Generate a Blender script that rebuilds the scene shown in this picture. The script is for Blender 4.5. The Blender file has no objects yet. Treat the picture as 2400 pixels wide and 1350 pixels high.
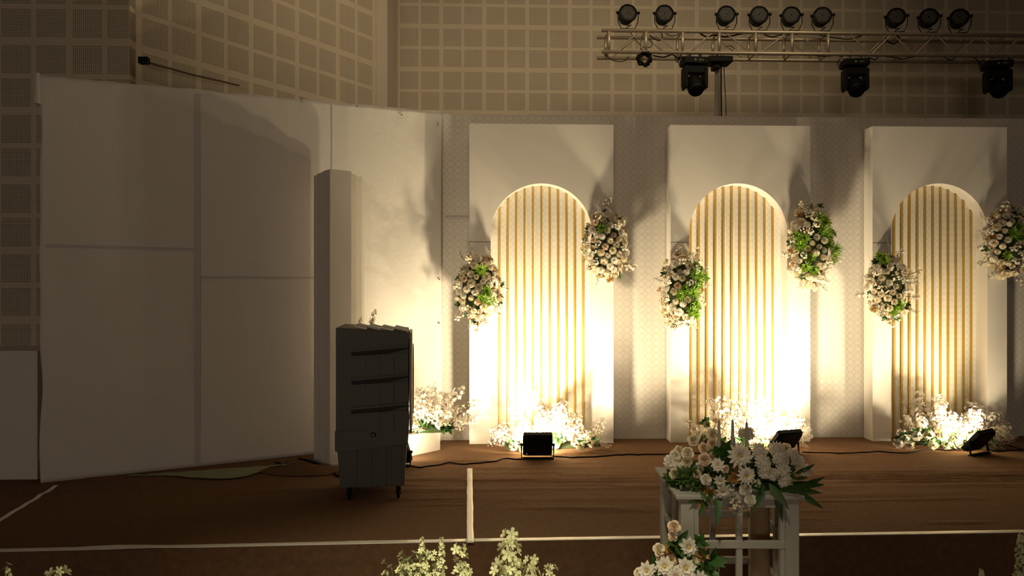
import bpy, math, random
from mathutils import Vector, Matrix, noise
random.seed(7)
PI = math.pi
S = bpy.context.scene
COL = S.collection
# ------------------------------------------------------------------ camera, light, exposure
F = 1800.0; YAW = math.radians(2.1); CY = -7.7; EYE = 1.5; HZ = 680.0
cam = bpy.data.cameras.new('camera'); cam.sensor_width = 36.0; cam.lens = 36.0*F/2400.0
cam.shift_y = 5.0/2400.0; cam.clip_end = 100
camo = bpy.data.objects.new('camera', cam); COL.objects.link(camo)
camo.location = (0, CY, EYE); camo.rotation_euler = (PI/2, 0, -YAW)
S.camera = camo
S.view_settings.view_transform = 'Standard'; S.view_settings.look = 'None'
S.view_settings.gamma = 1.0; S.view_settings.use_curve_mapping = False
S.view_settings.exposure = 0.0
w = bpy.data.worlds.new('hall_air'); S.world = w; w.use_nodes = True
bg = w.node_tree.nodes['Background']
bg.inputs[0].default_value = (1.0, 0.74, 0.52, 1); bg.inputs[1].default_value = 0.012

def area_light(name, loc, target, sx, sy, power, color, spread=180):
    l = bpy.data.lights.new(name, 'AREA'); l.shape = 'RECTANGLE'; l.size = sx; l.size_y = sy
    l.energy = power; l.color = color; l.spread = math.radians(spread)
    o = bpy.data.objects.new(name, l); COL.objects.link(o); o.location = loc
    o.rotation_euler = (Vector(target)-Vector(loc)).to_track_quat('-Z', 'Y').to_euler()
    return o
WARM = (1.0, 0.81, 0.50)
# added fill lights, all out of frame
area_light('flower_fill_light', (-0.1, -7.0, 4.4), (-0.15, -5.15, 0.5), 0.4, 0.4, 16, (1.0, 0.88, 0.55), 45)  # unseen fill added overhead to brighten the foreground flowers
area_light('front_fill_light', (-2.5, -19.0, 3.0), (-1.5, 0.0, 2.0), 4.0, 1.5, 88, (1.0, 0.80, 0.62), 120)  # broad fill added behind the camera for the left screen and stage front
area_light('back_wall_fill_light', (1.4, -0.9, 6.05), (0.4, 3.0, 3.6), 6.0, 0.4, 36, (1.0, 0.77, 0.47), 115)  # fill added above the stage to lift the perforated back wall

# ------------------------------------------------------------------ pixel -> place helpers
ca, sa = math.cos(YAW), math.sin(YAW)
def at(px, py, Z):
    X = (px-1200.0)/F*Z; U = (HZ-py)/F*Z
    return Vector((X*ca+Z*sa, CY+Z*ca-X*sa, EYE+U))
def on_floor(px, py, z=0.0):
    return at(px, py, (EYE-z)*F/(py-HZ))
def on_plane(px, py, y):
    Z = (y-CY)/(ca-(px-1200.0)/F*sa)
    return at(px, py, Z)

# ------------------------------------------------------------------ object helpers
def tag(o, label=None, cat=None, group=None, kind=None):
    if label: o['label'] = label
    if cat: o['category'] = cat
    if group: o['group'] = group
    if kind: o['kind'] = kind
    return o
def thing(name, label, cat, loc=(0, 0, 0), rz=0.0, group=None):
    o = bpy.data.objects.new(name, None); COL.objects.link(o)
    o.location = loc; o.rotation_euler = (0, 0, rz); o.empty_display_size = 0.1
    return tag(o, label, cat, group)
class MB:
    def __init__(s): s.v = []; s.f = []; s.m = []
    def add(s, vs, fs, mat=0, M=None):
        b = len(s.v)
        if M is not None: vs = [M @ Vector(p) for p in vs]
        s.v += [tuple(p) for p in vs]; s.f += [tuple(i+b for i in f) for f in fs]
        s.m += [mat]*len(fs) if isinstance(mat, int) else list(mat)
        return s
    def box(s, x0, x1, y0, y1, z0, z1, mat=0, M=None):
        vs = [(x, y, z) for x in (x0, x1) for y in (y0, y1) for z in (z0, z1)]
        fs = [(0,1,3,2),(4,6,7,5),(0,4,5,1),(2,3,7,6),(0,2,6,4),(1,5,7,3)]
        return s.add(vs, fs, mat, M)
    def tube(s, pts, r, n=8, mat=0, cap=True, M=None, closed=False):
        pts = [Vector(p) for p in pts]; vs = []; fs = []; N = len(pts)
        up = None
        for i, p in enumerate(pts):
            if closed: t = pts[(i+1) % N]-pts[i-1]
            else: t = pts[min(i+1, N-1)]-pts[max(i-1, 0)]
            if t.length < 1e-9: t = Vector((0, 0, 1))
            t.normalize()
            if up is None:
                up = Vector((0, 0, 1)) if abs(t.z) < .9 else Vector((1, 0, 0))
            a = t.cross(up)
            if a.length < 1e-6: a = t.cross(Vector((0.3, 1, 0.2)))
            a.normalize(); b = a.cross(t); up = b
            rr = r[i] if isinstance(r, (list, tuple)) else r
            for k in range(n):
                q = 2*PI*k/n
                vs.append(p+a*math.cos(q)*rr+b*math.sin(q)*rr)
        for i in range(N if closed else N-1):
            j = (i+1) % N
            for k in range(n):
                fs.append((i*n+k, i*n+(k+1) % n, j*n+(k+1) % n, j*n+k))
        if cap and not closed:
            fs.append(tuple(range(n-1, -1, -1))); fs.append(tuple((N-1)*n+k for k in range(n)))
        return s.add(vs, fs, mat, M)
    def lathe(s, prof, n=24, mat=0, M=None):
        vs = []; fs = []
        for (r, z) in prof:
            for k in range(n):
                q = 2*PI*k/n; vs.append((r*math.cos(q), r*math.sin(q), z))
        for i in range(len(prof)-1):
            for k in range(n):
                fs.append((i*n+k, i*n+(k+1) % n, (i+1)*n+(k+1) % n, (i+1)*n+k))
        fs.append(tuple(range(n-1, -1, -1))); fs.append(tuple((len(prof)-1)*n+k for k in range(n)))
        return s.add(vs, fs, mat, M)
    def prism(s, poly, y0, y1, mat=0, M=None):     # poly in xz, extruded along y
        n = len(poly)
        vs = [(x, y0, z) for x, z in poly]+[(x, y1, z) for x, z in poly]
        fs = [tuple(range(n)), tuple(range(2*n-1, n-1, -1))]
        fs += [(i, i+n, (i+1) % n+n, (i+1) % n) for i in range(n)]
        return s.add(vs, fs, mat, M)
    def grid(s, fn, nu, nv, mat=0, M=None):
        vs = [fn(i/nu, j/nv) for j in range(nv+1) for i in range(nu+1)]
        fs = [(j*(nu+1)+i, j*(nu+1)+i+1, (j+1)*(nu+1)+i+1, (j+1)*(nu+1)+i) for j in range(nv) for i in range(nu)]
        return s.add(vs, fs, mat, M)
    def mesh(s, name, mats, smooth=False):
        me = bpy.data.meshes.new(name); me.from_pydata(s.v, [], s.f); me.update()
        if not isinstance(mats, (list, tuple)): mats = [mats]
        for m in mats: me.materials.append(m)
        me.polygons.foreach_set('material_index', s.m)
        me.polygons.foreach_set('use_smooth', [smooth]*len(s.f))
        return me
    def build(s, name, mats, parent=None, smooth=False, bevel=0.0, solid=0.0):
        o = place(name, s.mesh(name, mats, smooth), parent)
        if solid:
            q = o.modifiers.new('thickness', 'SOLIDIFY'); q.thickness = solid
        if bevel:
            b = o.modifiers.new('bevel', 'BEVEL'); b.width = bevel; b.segments = 2; b.limit_method = 'ANGLE'
        return o
def place(name, me, parent=None, M=None, label=None):
    o = bpy.data.objects.new(name, me); COL.objects.link(o)
    if parent: o.parent = parent
    if M is not None: o.matrix_basis = M
    if label: o['label'] = label
    return o
def struct(o): o['kind'] = 'structure'; return o
def copy_tree(o, parent=None):
    c = o.copy(); COL.objects.link(c)
    if parent: c.parent = parent
    for ch in [x for x in o.children]: copy_tree(ch, c)
    return c
def aim(loc, d, roll=0.0, sc=1.0):                 # +Z of the mesh goes along d
    q = Vector(d).to_track_quat('Z', 'Y')
    return Matrix.Translation(loc) @ q.to_matrix().to_4x4() @ Matrix.Rotation(roll, 4, 'Z') @ Matrix.Scale(sc, 4)

# ------------------------------------------------------------------ materials
def mat(name, col, rough=0.6, metal=0.0, noise_amt=0.0, nscale=8.0, bump=0.0, bscale=60.0, spec=0.5, stretch=None, transl=0.0):
    m = bpy.data.materials.new(name); m.use_nodes = True
    nt = m.node_tree; p = nt.nodes['Principled BSDF']
    p.inputs['Base Color'].default_value = (*col, 1); p.inputs['Roughness'].default_value = rough
    p.inputs['Metallic'].default_value = metal; p.inputs['Specular IOR Level'].default_value = spec
    tc = nt.nodes.new('ShaderNodeTexCoord'); src = tc.outputs['Object']
    if stretch:
        mp = nt.nodes.new('ShaderNodeMapping'); mp.inputs['Scale'].default_value = stretch
        nt.links.new(src, mp.inputs[0]); src = mp.outputs[0]
    if noise_amt:
        n = nt.nodes.new('ShaderNodeTexNoise'); n.inputs['Scale'].default_value = nscale; n.inputs['Detail'].default_value = 5
        nt.links.new(src, n.inputs['Vector'])
        r = nt.nodes.new('ShaderNodeMix'); r.data_type = 'RGBA'
        r.inputs[6].default_value = (*[c*(1-noise_amt) for c in col], 1)
        r.inputs[7].default_value = (*[min(1, c*(1+noise_amt)) for c in col], 1)
        nt.links.new(n.outputs[0], r.inputs[0]); nt.links.new(r.outputs[2], p.inputs['Base Color'])
    if bump:
        n = nt.nodes.new('ShaderNodeTexNoise'); n.inputs['Scale'].default_value = bscale; n.inputs['Detail'].default_value = 4
        nt.links.new(src, n.inputs['Vector'])
        b = nt.nodes.new('ShaderNodeBump'); b.inputs['Strength'].default_value = bump; b.inputs['Distance'].default_value = 0.01
        nt.links.new(n.outputs[0], b.inputs['Height']); nt.links.new(b.outputs[0], p.inputs['Normal'])
    if transl:
        t = nt.nodes.new('ShaderNodeBsdfTranslucent'); t.inputs[0].default_value = (*col, 1)
        mx = nt.nodes.new('ShaderNodeMixShader'); mx.inputs[0].default_value = transl
        nt.links.new(p.outputs[0], mx.inputs[1]); nt.links.new(t.outputs[0], mx.inputs[2])
        nt.links.new(mx.outputs[0], nt.nodes['Material Output'].inputs[0])
    return m

class NG:                                            # tiny math-node helper
    def __init__(s, nt): s.nt = nt
    def m(s, op, a, b=None, c=None):
        n = s.nt.nodes.new('ShaderNodeMath'); n.operation = op
        for i, x in enumerate((a, b, c)):
            if x is None: continue
            if isinstance(x, (int, float)): n.inputs[i].default_value = x
            else: s.nt.links.new(x, n.inputs[i])
        return n.outputs[0]

def perforated(name, base, pitch=0.3):
    m = bpy.data.materials.new(name); m.use_nodes = True; nt = m.node_tree; g = NG(nt)
    p = nt.nodes['Principled BSDF']; p.inputs['Roughness'].default_value = 0.8; p.inputs['Specular IOR Level'].default_value = 0.2
    tc = nt.nodes.new('ShaderNodeTexCoord'); sx = nt.nodes.new('ShaderNodeSeparateXYZ'); nt.links.new(tc.outputs['Object'], sx.inputs[0])
    masks = []; dots = []
    for ax, wid, off in ((sx.outputs[0], 0.835, 0.012), (sx.outputs[2], 0.82, 0.02)):
        u2 = g.m('FLOORED_MODULO', g.m('DIVIDE', ax, pitch), 2.0)
        half = g.m('GREATER_THAN', u2, 1.0)
        u = g.m('FRACT', u2)
        u = g.m('ADD', u, g.m('MULTIPLY', g.m('SUBTRACT', half, 0.5), 2*off))
        d = g.m('ABSOLUTE', g.m('SUBTRACT', u, 0.5))
        masks.append(g.m('LESS_THAN', d, wid/2))
        N = 15
        q = g.m('FRACT', g.m('MULTIPLY', g.m('ADD', g.m('SUBTRACT', u, 0.5), wid/2), N/wid))
        dots.append(g.m('SUBTRACT', q, 0.5))
    r = g.m('SQRT', g.m('ADD', g.m('MULTIPLY', dots[0], dots[0]), g.m('MULTIPLY', dots[1], dots[1])))
    hole = g.m('MULTIPLY', g.m('LESS_THAN', r, 0.29), g.m('MULTIPLY', masks[0], masks[1]))
    nz = nt.nodes.new('ShaderNodeTexNoise'); nz.inputs['Scale'].default_value = 1.3; nt.links.new(tc.outputs['Object'], nz.inputs['Vector'])
    bc = nt.nodes.new('ShaderNodeMix'); bc.data_type = 'RGBA'
    bc.inputs[6].default_value = (*[c*0.9 for c in base], 1); bc.inputs[7].default_value = (*[c*1.08 for c in base], 1)
    nt.links.new(nz.outputs[0], bc.inputs[0])
    c = nt.nodes.new('ShaderNodeMix'); c.data_type = 'RGBA'
    c.inputs[7].default_value = (base[0]*.16, base[1]*.15, base[2]*.15, 1)
    nt.links.new(hole, c.inputs[0]); nt.links.new(bc.outputs[2], c.inputs[6]); nt.links.new(c.outputs[2], p.inputs['Base Color'])
    return m

def wallpaper(name, base, line=0.85):
    m = bpy.data.materials.new(name); m.use_nodes = True; nt = m.node_tree; g = NG(nt)
    p = nt.nodes['Principled BSDF']; p.inputs['Roughness'].default_value = 0.65; p.inputs['Specular IOR Level'].default_value = 0.25
    tc = nt.nodes.new('ShaderNodeTexCoord'); sx = nt.nodes.new('ShaderNodeSeparateXYZ'); nt.links.new(tc.outputs['Object'], sx.inputs[0])
    def ring(ox, oz, P, R, W):
        a = g.m('SUBTRACT', g.m('FRACT', g.m('ADD', g.m('DIVIDE', sx.outputs[0], P), ox)), 0.5)
        b = g.m('SUBTRACT', g.m('FRACT', g.m('ADD', g.m('DIVIDE', sx.outputs[2], P*0.9), oz)), 0.5)
        r = g.m('SQRT', g.m('ADD', g.m('MULTIPLY', a, a), g.m('MULTIPLY', b, b)))
        return g.m('LESS_THAN', g.m('ABSOLUTE', g.m('SUBTRACT', r, R)), W)
    P = 0.074
    h = g.m('MAXIMUM', ring(0, 0, P, 0.44, 0.035), ring(0.5, 0.5, P, 0.30, 0.035))
    n = nt.nodes.new('ShaderNodeTexNoise'); n.inputs['Scale'].default_value = 90; nt.links.new(tc.outputs['Object'], n.inputs['Vector'])
    hh = g.m('ADD', g.m('MULTIPLY', h, -1.0), g.m('MULTIPLY', n.outputs[0], 0.5))
    b = nt.nodes.new('ShaderNodeBump'); b.inputs['Strength'].default_value = 0.35; b.inputs['Distance'].default_value = 0.003
    nt.links.new(hh, b.inputs['Height']); nt.links.new(b.outputs[0], p.inputs['Normal'])
    c = nt.nodes.new('ShaderNodeMix'); c.data_type = 'RGBA'
    c.inputs[6].default_value = (*base, 1); c.inputs[7].default_value = (*[x*line for x in base], 1)
    nt.links.new(h, c.inputs[0]); nt.links.new(c.outputs[2], p.inputs['Base Color'])
    return m

M_perf = perforated('perforated_board', (0.62, 0.55, 0.44))
M_plain = mat('painted_wall', (0.60, 0.54, 0.46), 0.8, noise_amt=0.06, nscale=2)
M_cloth = mat('white_cloth', (0.76, 0.73, 0.69), 0.85, noise_amt=0.03, nscale=3, bump=0.25, bscale=25, spec=0.15)
M_seam = mat('batten_under_cloth', (0.58, 0.56, 0.55), 0.9, noise_amt=0.05, nscale=12)
M_paper = wallpaper('embossed_wallpaper', (0.76, 0.72, 0.67))
M_paper2 = wallpaper('embossed_niche_paper', (0.80, 0.77, 0.69), 0.88)
M_board = mat('white_painted_board', (0.80, 0.76, 0.71), 0.6, noise_amt=0.02, nscale=5, bump=0.05, bscale=50, spec=0.3)
M_gold = mat('gold_slat_paint', (0.50, 0.32, 0.07), 0.45, metal=0.2, noise_amt=0.12, nscale=20)
M_gap = mat('dark_joint', (0.10, 0.07, 0.05), 0.9)
M_carpet = mat('brown_carpet', (0.172, 0.098, 0.056), 0.95, noise_amt=0.38, nscale=22, bump=0.55, bscale=16, spec=0.1, stretch=(1.0, 3.0, 1))
M_tape = mat('white_tape', (0.90, 0.85, 0.78), 0.28, noise_amt=0.06, nscale=20, bump=0.15, bscale=40, spec=1.0)
M_ceil = mat('ceiling_paint', (0.60, 0.52, 0.42), 0.9)
M_black = mat('black_metal', (0.004, 0.004, 0.004), 0.6, spec=0.2)
M_blackp = mat('black_plastic', (0.003, 0.003, 0.003), 0.6, spec=0.2)
M_glassy = mat('flood_glass', (0.30, 0.28, 0.24), 0.2)
M_lens = mat('grey_lens', (0.24, 0.235, 0.21), 0.35)
M_alu = mat('aluminium', (0.50, 0.44, 0.34), 0.42, metal=0.55, noise_amt=0.12, nscale=15)
M_steel = mat('grey_steel', (0.30, 0.28, 0.26), 0.5, metal=0.4)
M_cool = mat('grey_plastic', (0.105, 0.115, 0.095), 0.55, noise_amt=0.05, nscale=6)
M_cool2 = mat('light_grey_plastic', (0.42, 0.37, 0.30), 0.5)
M_coold = mat('recess_shade_plastic', (0.03, 0.03, 0.027), 0.7)  # housing plastic with the shade of louvre and fan recesses in its colour
M_rose = mat('cream_petals', (0.86, 0.78, 0.60), 0.6, noise_amt=0.05, nscale=30, transl=0.25)
M_white = mat('white_petals', (0.92, 0.88, 0.80), 0.6, transl=0.4)
M_blush = mat('blush_petals', (0.82, 0.66, 0.50), 0.6, transl=0.25)
M_tan = mat('dry_ochre_leaves', (0.45, 0.26, 0.08), 0.7, noise_amt=0.25, nscale=20, transl=0.2)
M_lime = mat('fresh_green_leaves', (0.26, 0.44, 0.05), 0.5, noise_amt=0.25, nscale=25, transl=0.3)
M_green = mat('dark_green_leaves', (0.035, 0.10, 0.02), 0.5, noise_amt=0.3, nscale=18, transl=0.12)
M_greeny = mat('greenish_white_petals', (0.78, 0.80, 0.50), 0.6, noise_amt=0.1, nscale=30, transl=0.3)
M_stem = mat('brown_stem', (0.12, 0.06, 0.03), 0.8)
M_gstem = mat('green_stem', (0.07, 0.10, 0.03), 0.7)
M_yel = mat('yellow_stamens', (0.55, 0.40, 0.05), 0.7)
M_foam = mat('green_floral_foam', (0.03, 0.045, 0.015), 0.95, noise_amt=0.3, nscale=40)
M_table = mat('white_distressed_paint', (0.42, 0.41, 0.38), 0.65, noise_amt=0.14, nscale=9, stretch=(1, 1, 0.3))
M_post = mat('tan_card', (0.30, 0.21, 0.13), 0.8, noise_amt=0.08, nscale=6)
M_candle = mat('grey_wax', (0.50, 0.46, 0.40), 0.5)
M_vase = mat('white_ceramic', (0.6, 0.57, 0.52), 0.3)
M_plast = mat('pale_green_plastic_sheet', (0.26, 0.29, 0.15), 0.5, noise_amt=0.15, nscale=10)
M_led = mat('indicator_dot', (0.85, 0.8, 0.7), 0.4)

# ------------------------------------------------------------------ setting: stage, hall floor, walls
HALL = -0.6
e0, e1, e2 = on_floor(0, 1295), on_floor(1100, 1271), on_floor(2400, 1250)
def ext(a, b, x): t = (x-a.x)/(b.x-a.x); return a+(b-a)*t
EL, ER = ext(e0, e1, -6.5), ext(e1, e2, 7.5)
def edge_y(x):
    if x < e1.x: return ext(e0, e1, x).y
    return ext(e1, e2, x).y
def wrinkle(x, y):
    h = 0.0
    amp = max(0.0, 1-abs(y+1.75)/0.9)
    n = noise.noise(Vector((x*0.5, y*7.0, 3.0)))
    h += 0.010*amp*max(0, n)*2
    h += 0.012*max(0, noise.noise(Vector((x*1.1+5+y, y*8.0, 9.0)))-0.30)*2
    for (yc, x0, x1, s) in ((-1.62, -1.2, 6.0, .011), (-1.72, 1.3, 6.5, .012), (-1.52, 1.6, 5.2, .010), (-1.82, 2.6, 5.4, .010), (-2.15, -0.9, 0.1, .010), (-2.3, -0.7, 0.0, .008)):
        if x0 < x < x1:
            k = min(1, (x-x0)/0.3, (x1-x)/0.3)
            yy = yc+0.03*math.sin(x*1.7+yc*9)+0.012*math.sin(x*6+yc*5)
            h += s*k*math.exp(-((y-yy)/0.014)**2)
    return h
def stage_fn(u, v):
    x = -6.5+14*u; y0 = edge_y(x); y = y0+(3.2-y0)*v**1.15
    k = min(1, v*25)
    return (x, y, wrinkle(x, y)*k)
b = MB(); b.grid(stage_fn, 300, 260)
floor = struct(b.build('floor_stage', M_carpet, smooth=True))
b = MB()
b.grid(lambda u, v: (-6.5+14*u, edge_y(-6.5+14*u), HALL+(-HALL)*v), 60, 4)
struct(b.build('trim_1', M_carpet))
b = MB(); b.box(-9, 10, -11, EL.y+1.2, HALL-0.05, HALL)
struct(b.build('floor_hall', M_carpet))
# tape strips (curved along the edge)
def strip(a, c, wd, z=0.004, thick=0.003, seg=14, wob=0.003):
    a, c = Vector(a), Vector(c); d = (c-a); n = Vector((-d.y, d.x, 0)).normalized()
    bb = MB()
    def fn(u, v):
        p = a+d*u; k = (v-0.5)*wd*(1+wob*30*noise.noise(Vector((u*9, a.x, v))))
        q = p+n*k
        return (q.x, q.y, wrinkle(q.x, q.y)+z)
    bb.grid(fn, seg*4, 4)
    return bb
tz = Vector((0, 0.03, 0))
for (a, c, nm, lab, wd) in (
        (Vector((EL.x, EL.y, 0))+tz, e1+tz, 'floor_tape', 'long white tape along the stage front edge, in front of the air cooler', 0.055),
        (e1+tz, Vector((ER.x, ER.y, 0))+tz, 'floor_tape', 'long white tape along the stage front edge, passing behind the white flower table', 0.055),
        (on_floor(1102, 1274), on_floor(1101, 1100), 'floor_tape', 'short white crumpled tape running back across the carpet from the stage edge', 0.043),
        (on_floor(-150, 1310), on_floor(133, 1140), 'floor_tape', 'faint white tape slanting over the dark carpet at the far left', 0.035)):
    o = strip(a, c, wd, wob=0.006 if wd == 0.043 else 0.003, z=0.0065 if wd == 0.043 else 0.004).build(nm, M_tape, smooth=True, solid=0.002)
    tag(o, lab, 'tape', 'white tapes on the stage carpet')

def wall(name, p0, p1, z0, z1, m, ox, oz, thick=0.1):
    """wall from p0 to p1 (xy); local x along it; texture origin at (ox along, oz)"""
    p0, p1 = Vector((p0[0], p0[1], 0)), Vector((p1[0], p1[1], 0)); d = p1-p0; L = d.length; ang = math.atan2(d.y, d.x)
    bb = MB(); bb.box(-ox, L-ox, 0, thick, z0-oz, z1-oz)
    o = bb.build(name, m); o.location = (p0.x+math.cos(ang)*ox, p0.y+math.sin(ang)*ox, oz); o.rotation_euler = (0, 0, ang)
    return struct(o)
TOPZ = 6.2
BY = 3.05                                         # back wall distance behind backdrop
# oblique wall
on = at(318, 680, 6.76); of = at(906, 680, 9.5)
# back wall
bl = Vector((of.x, BY, 0))
c0 = on_plane(937.3+21, 35.5, BY)
wall('wall_back', (of.x-0.3, BY), (9.0, BY), -0.05, TOPZ, M_perf, (c0.x-0.15)-(of.x-0.3), c0.z-0.15)
pc = at(359, 72, 6.84)
wall('wall_left', (on.x, on.y), (of.x, of.y), -0.05, TOPZ, M_perf, 0.03, pc.z-0.15-0.02)
wall('wall_corner', (of.x+0.001, of.y), (of.x+0.001, BY), -0.05, TOPZ, M_plain, 0, 0)
# plain corner strip at the end of the slanted wall
dv = (of-on); dv.z = 0; dv.normalize()
s0 = of-dv*0.19
bb = MB(); bb.box(0, 0.19, -0.012, 0, -0.05, TOPZ)
o = struct(bb.build('trim_2', M_plain)); o.location = (s0.x, s0.y, 0); o.rotation_euler = (0, 0, math.atan2(dv.y, dv.x))
# near left wall, facing the hall
lc = at(40, 57, 6.62)
yl = at(150, 680, 6.62).y
wall('wall_side', (-6.6, yl), (on.x, yl), HALL, TOPZ, M_perf, lc.x-0.152+6.6, lc.z-0.148, thick=0.12)
wall('wall_return', (on.x+0.0005, yl+0.12), (on.x+0.0005, on.y+0.3), HALL, TOPZ, M_plain, 0, 0, 0.02)
dp = on_floor(40, 1125); dtop = at(40, 822, 6.07).z
bb = MB(); bb.box(-6.6, at(92, 680, 6.1).x, dp.y, yl-0.001, 0.0, dtop)
struct(bb.build('trim_3', M_cloth, bevel=0.006))
bb = MB(); bb.box(-6.6, 9, -6.2, BY+0.1, TOPZ, TOPZ+0.1); struct(bb.build('ceiling', M_ceil))
# slanting steel conduit low on the oblique wall
b = MB(); a0 = at(335, 143, 6.70); a1 = at(560, 200, 7.55)
b.tube([a0, a0+(a1-a0)*0.5+Vector((0, 0, -0.01)), a1], 0.010, 8)
o = b.build('thin_pole', mat('brown_painted_steel', (0.16, 0.11, 0.07), 0.6)); tag(o, 'thin dark pole slanting across the perforated wall above the left cloth screen', 'pole')
b = MB(); b.box(-0.03, 0.05, -0.03, 0.03, -0.025, 0.03); b.build('end_clamp', M_black, o).location = a0

# ------------------------------------------------------------------ cloth backdrop and left screen
BH = at(1134, 268, 7.7).z
def backdrop():
    x0 = on_plane(1034, 0, 0).x; x1 = 8.0
    def fn(u, v):
        x = x0+(x1-x0)*u; z = BH*v
        y = 0.008*noise.noise(Vector((x*1.5, 0, z*0.8))) + 0.006*math.exp(-((x % 1.83-0.3)/0.03)**2)*1
        if v > 0.999: z += 0.006*noise.noise(Vector((x*5, 1, 0)))
        return (x, y, z)
    t = thing('cloth_backdrop', 'tall white embossed backdrop standing behind the three arch panels', 'backdrop', (0, 0, 0))
    bb = MB(); bb.grid(fn, 260, 70); bb.build('cloth_face', M_paper, t, smooth=True)
    fr = MB()
    for k in range(6):
        x = x0+0.05+k*1.6; fr.box(x, x+0.05, 0.03, 0.07, 0, BH-0.02)
    fr.box(x0+0.02, x1, 0.03, 0.07, BH-0.08, BH-0.03)
    fr.build('rear_frame', M_steel, t)
    for (pxa, pxb, py) in ((1043, 1101, 512),):
        p, q = on_plane(pxa, py, 0), on_plane(pxb, py, 0)
        s = MB(); s.box(p.x, q.x, -0.011, -0.009, p.z-0.006, p.z+0.006); s.build('seam', M_seam, t)
    for px in (1486,):
        p = on_plane(px, 300, 0); q = on_plane(px, 335, 0)
        s = MB(); s.box(p.x-0.004, p.x+0.004, -0.010, -0.008, q.z, BH-0.01); s.build('seam', M_board, t)
    return t
backdrop()
sl = on_floor(95, 1133); sr = on_plane(1035, 680, -0.03)
sl = Vector((sl.x, sl.y, 0)); sr = Vector((sr.x, sr.y, 0))
sd = (sr-sl); SL = sd.length; SANG = math.atan2(sd.y, sd.x)
ZL = at(95, 178, 5.96).z; ZR = BH+0.01
def left_screen():
    t = thing('cloth_screen', 'wide white cloth screen slanting from the left foreground to the backdrop, behind the air cooler', 'screen', sl, SANG)
    def top(u): return ZL+(ZR-ZL)*u
    def fn(u, v):
        z = top(u)*v; x = SL*u
        y = 0.006*noise.noise(Vector((x*1.2, 4, z*1.0)))
        if v > 0.95: y += 0.01*noise.noise(Vector((x*7, 1, 2)))*(v-0.95)*20
        if v > 0.999: z += 0.012*noise.noise(Vector((x*4, 7, 0)))
        if u < 0.001: x += 0.02*noise.noise(Vector((z*2, 3, 3)))
        return (x, y, z+0.003)
    bb = MB(); bb.grid(fn, 160, 90); bb.build('cloth_face', M_cloth, t, smooth=True, solid=-0.004)
    # battens read through the cloth
    def along(px):     # local x on the screen line for a pixel column
        lo, hi = 0.0, SL
        for _ in range(40):
            mid = (lo+hi)/2; p = sl+sd.normalized()*mid
            dx = p.x; dy = p.y-CY
            X = dx*ca-dy*sa; Z = dx*sa+dy*ca
            if 1200+F*X/Z < px: lo = mid
            else: hi = mid
        return lo
    def zof(px, py):
        p = sl+sd.normalized()*along(px); Z = p.x*sa+(p.y-CY)*ca
        return EYE+(HZ-py)/F*Z
    def band(name, x0, x1, z0, z1):
        s = MB()
        yy = -0.0075
        s.box(x0, x1, yy, yy+0.002, z0, z1); s.build(name, M_seam, t, bevel=0.001)
    xa, xb = along(455), along(470); band('upright_batten', xa, xb, 0.02, top(xa/SL)-0.03)
    xa = along(776); band('upright_batten', xa, xa+0.012, 0.02, top(xa/SL)-0.03)
    z = zof(280, 580); band('cross_batten', along(106), along(455), z-0.012, z+0.012)
    z = zof(600, 650); band('cross_batten', along(470), along(775), z-0.009, z+0.009)
    fr = MB()
    for x in (0.04, along(463), along(776), SL-0.12): fr.box(x, x+0.05, 0.03, 0.07, 0, top(x/SL)-0.05)
    fr.build('rear_frame', M_steel, t)
    # loose cloth corner knot, top left
    def kn(u, v):
        a = 2*PI*u; r = 0.035*(1-v*0.4)*(1+0.25*math.sin(3*a))
        return (-0.02+r*math.cos(a)*0.8, r*math.sin(a)*0.5, ZL-0.22+0.24*v)
    k = MB(); k.grid(kn, 14, 6); k.build('cloth_knot', M_cloth, t, smooth=True)
    for px, py in ((707, 232), (836, 250), (940, 270), (1025, 292), (1028, 655), (1028, 758)):
        x = along(px); zz = zof(px, py)
        s = MB(); s.lathe([(0.008, 0), (0.010, 0.003), (0.004, 0.006)], 8, M=Matrix.Translation((x, -0.012, zz)) @ Matrix.Rotation(PI/2, 4, 'X'))
        s.build('tack', M_steel, t)
left_screen()
# crumpled pale sheet sticking out under the screen
p0, p1 = on_floor(500, 1120), on_floor(650, 1095)
def sh(u, v):
    a = on_floor(300+370*u, 1118-26*u); c = on_floor(300+370*u, 1118-26*u+24*math.sin(PI*min(1, u*1.1)**2)*0.9+2)
    p = a+(c-a)*v
    return (p.x, p.y, 0.012+0.008*noise.noise(Vector((u*14, v*3, 0))))
b = MB(); b.grid(sh, 30, 6); tag(b.build('plastic_sheet', M_plast, smooth=True, solid=0.002), 'pale green crumpled sheet poking out under the left cloth screen', 'sheet')

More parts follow.
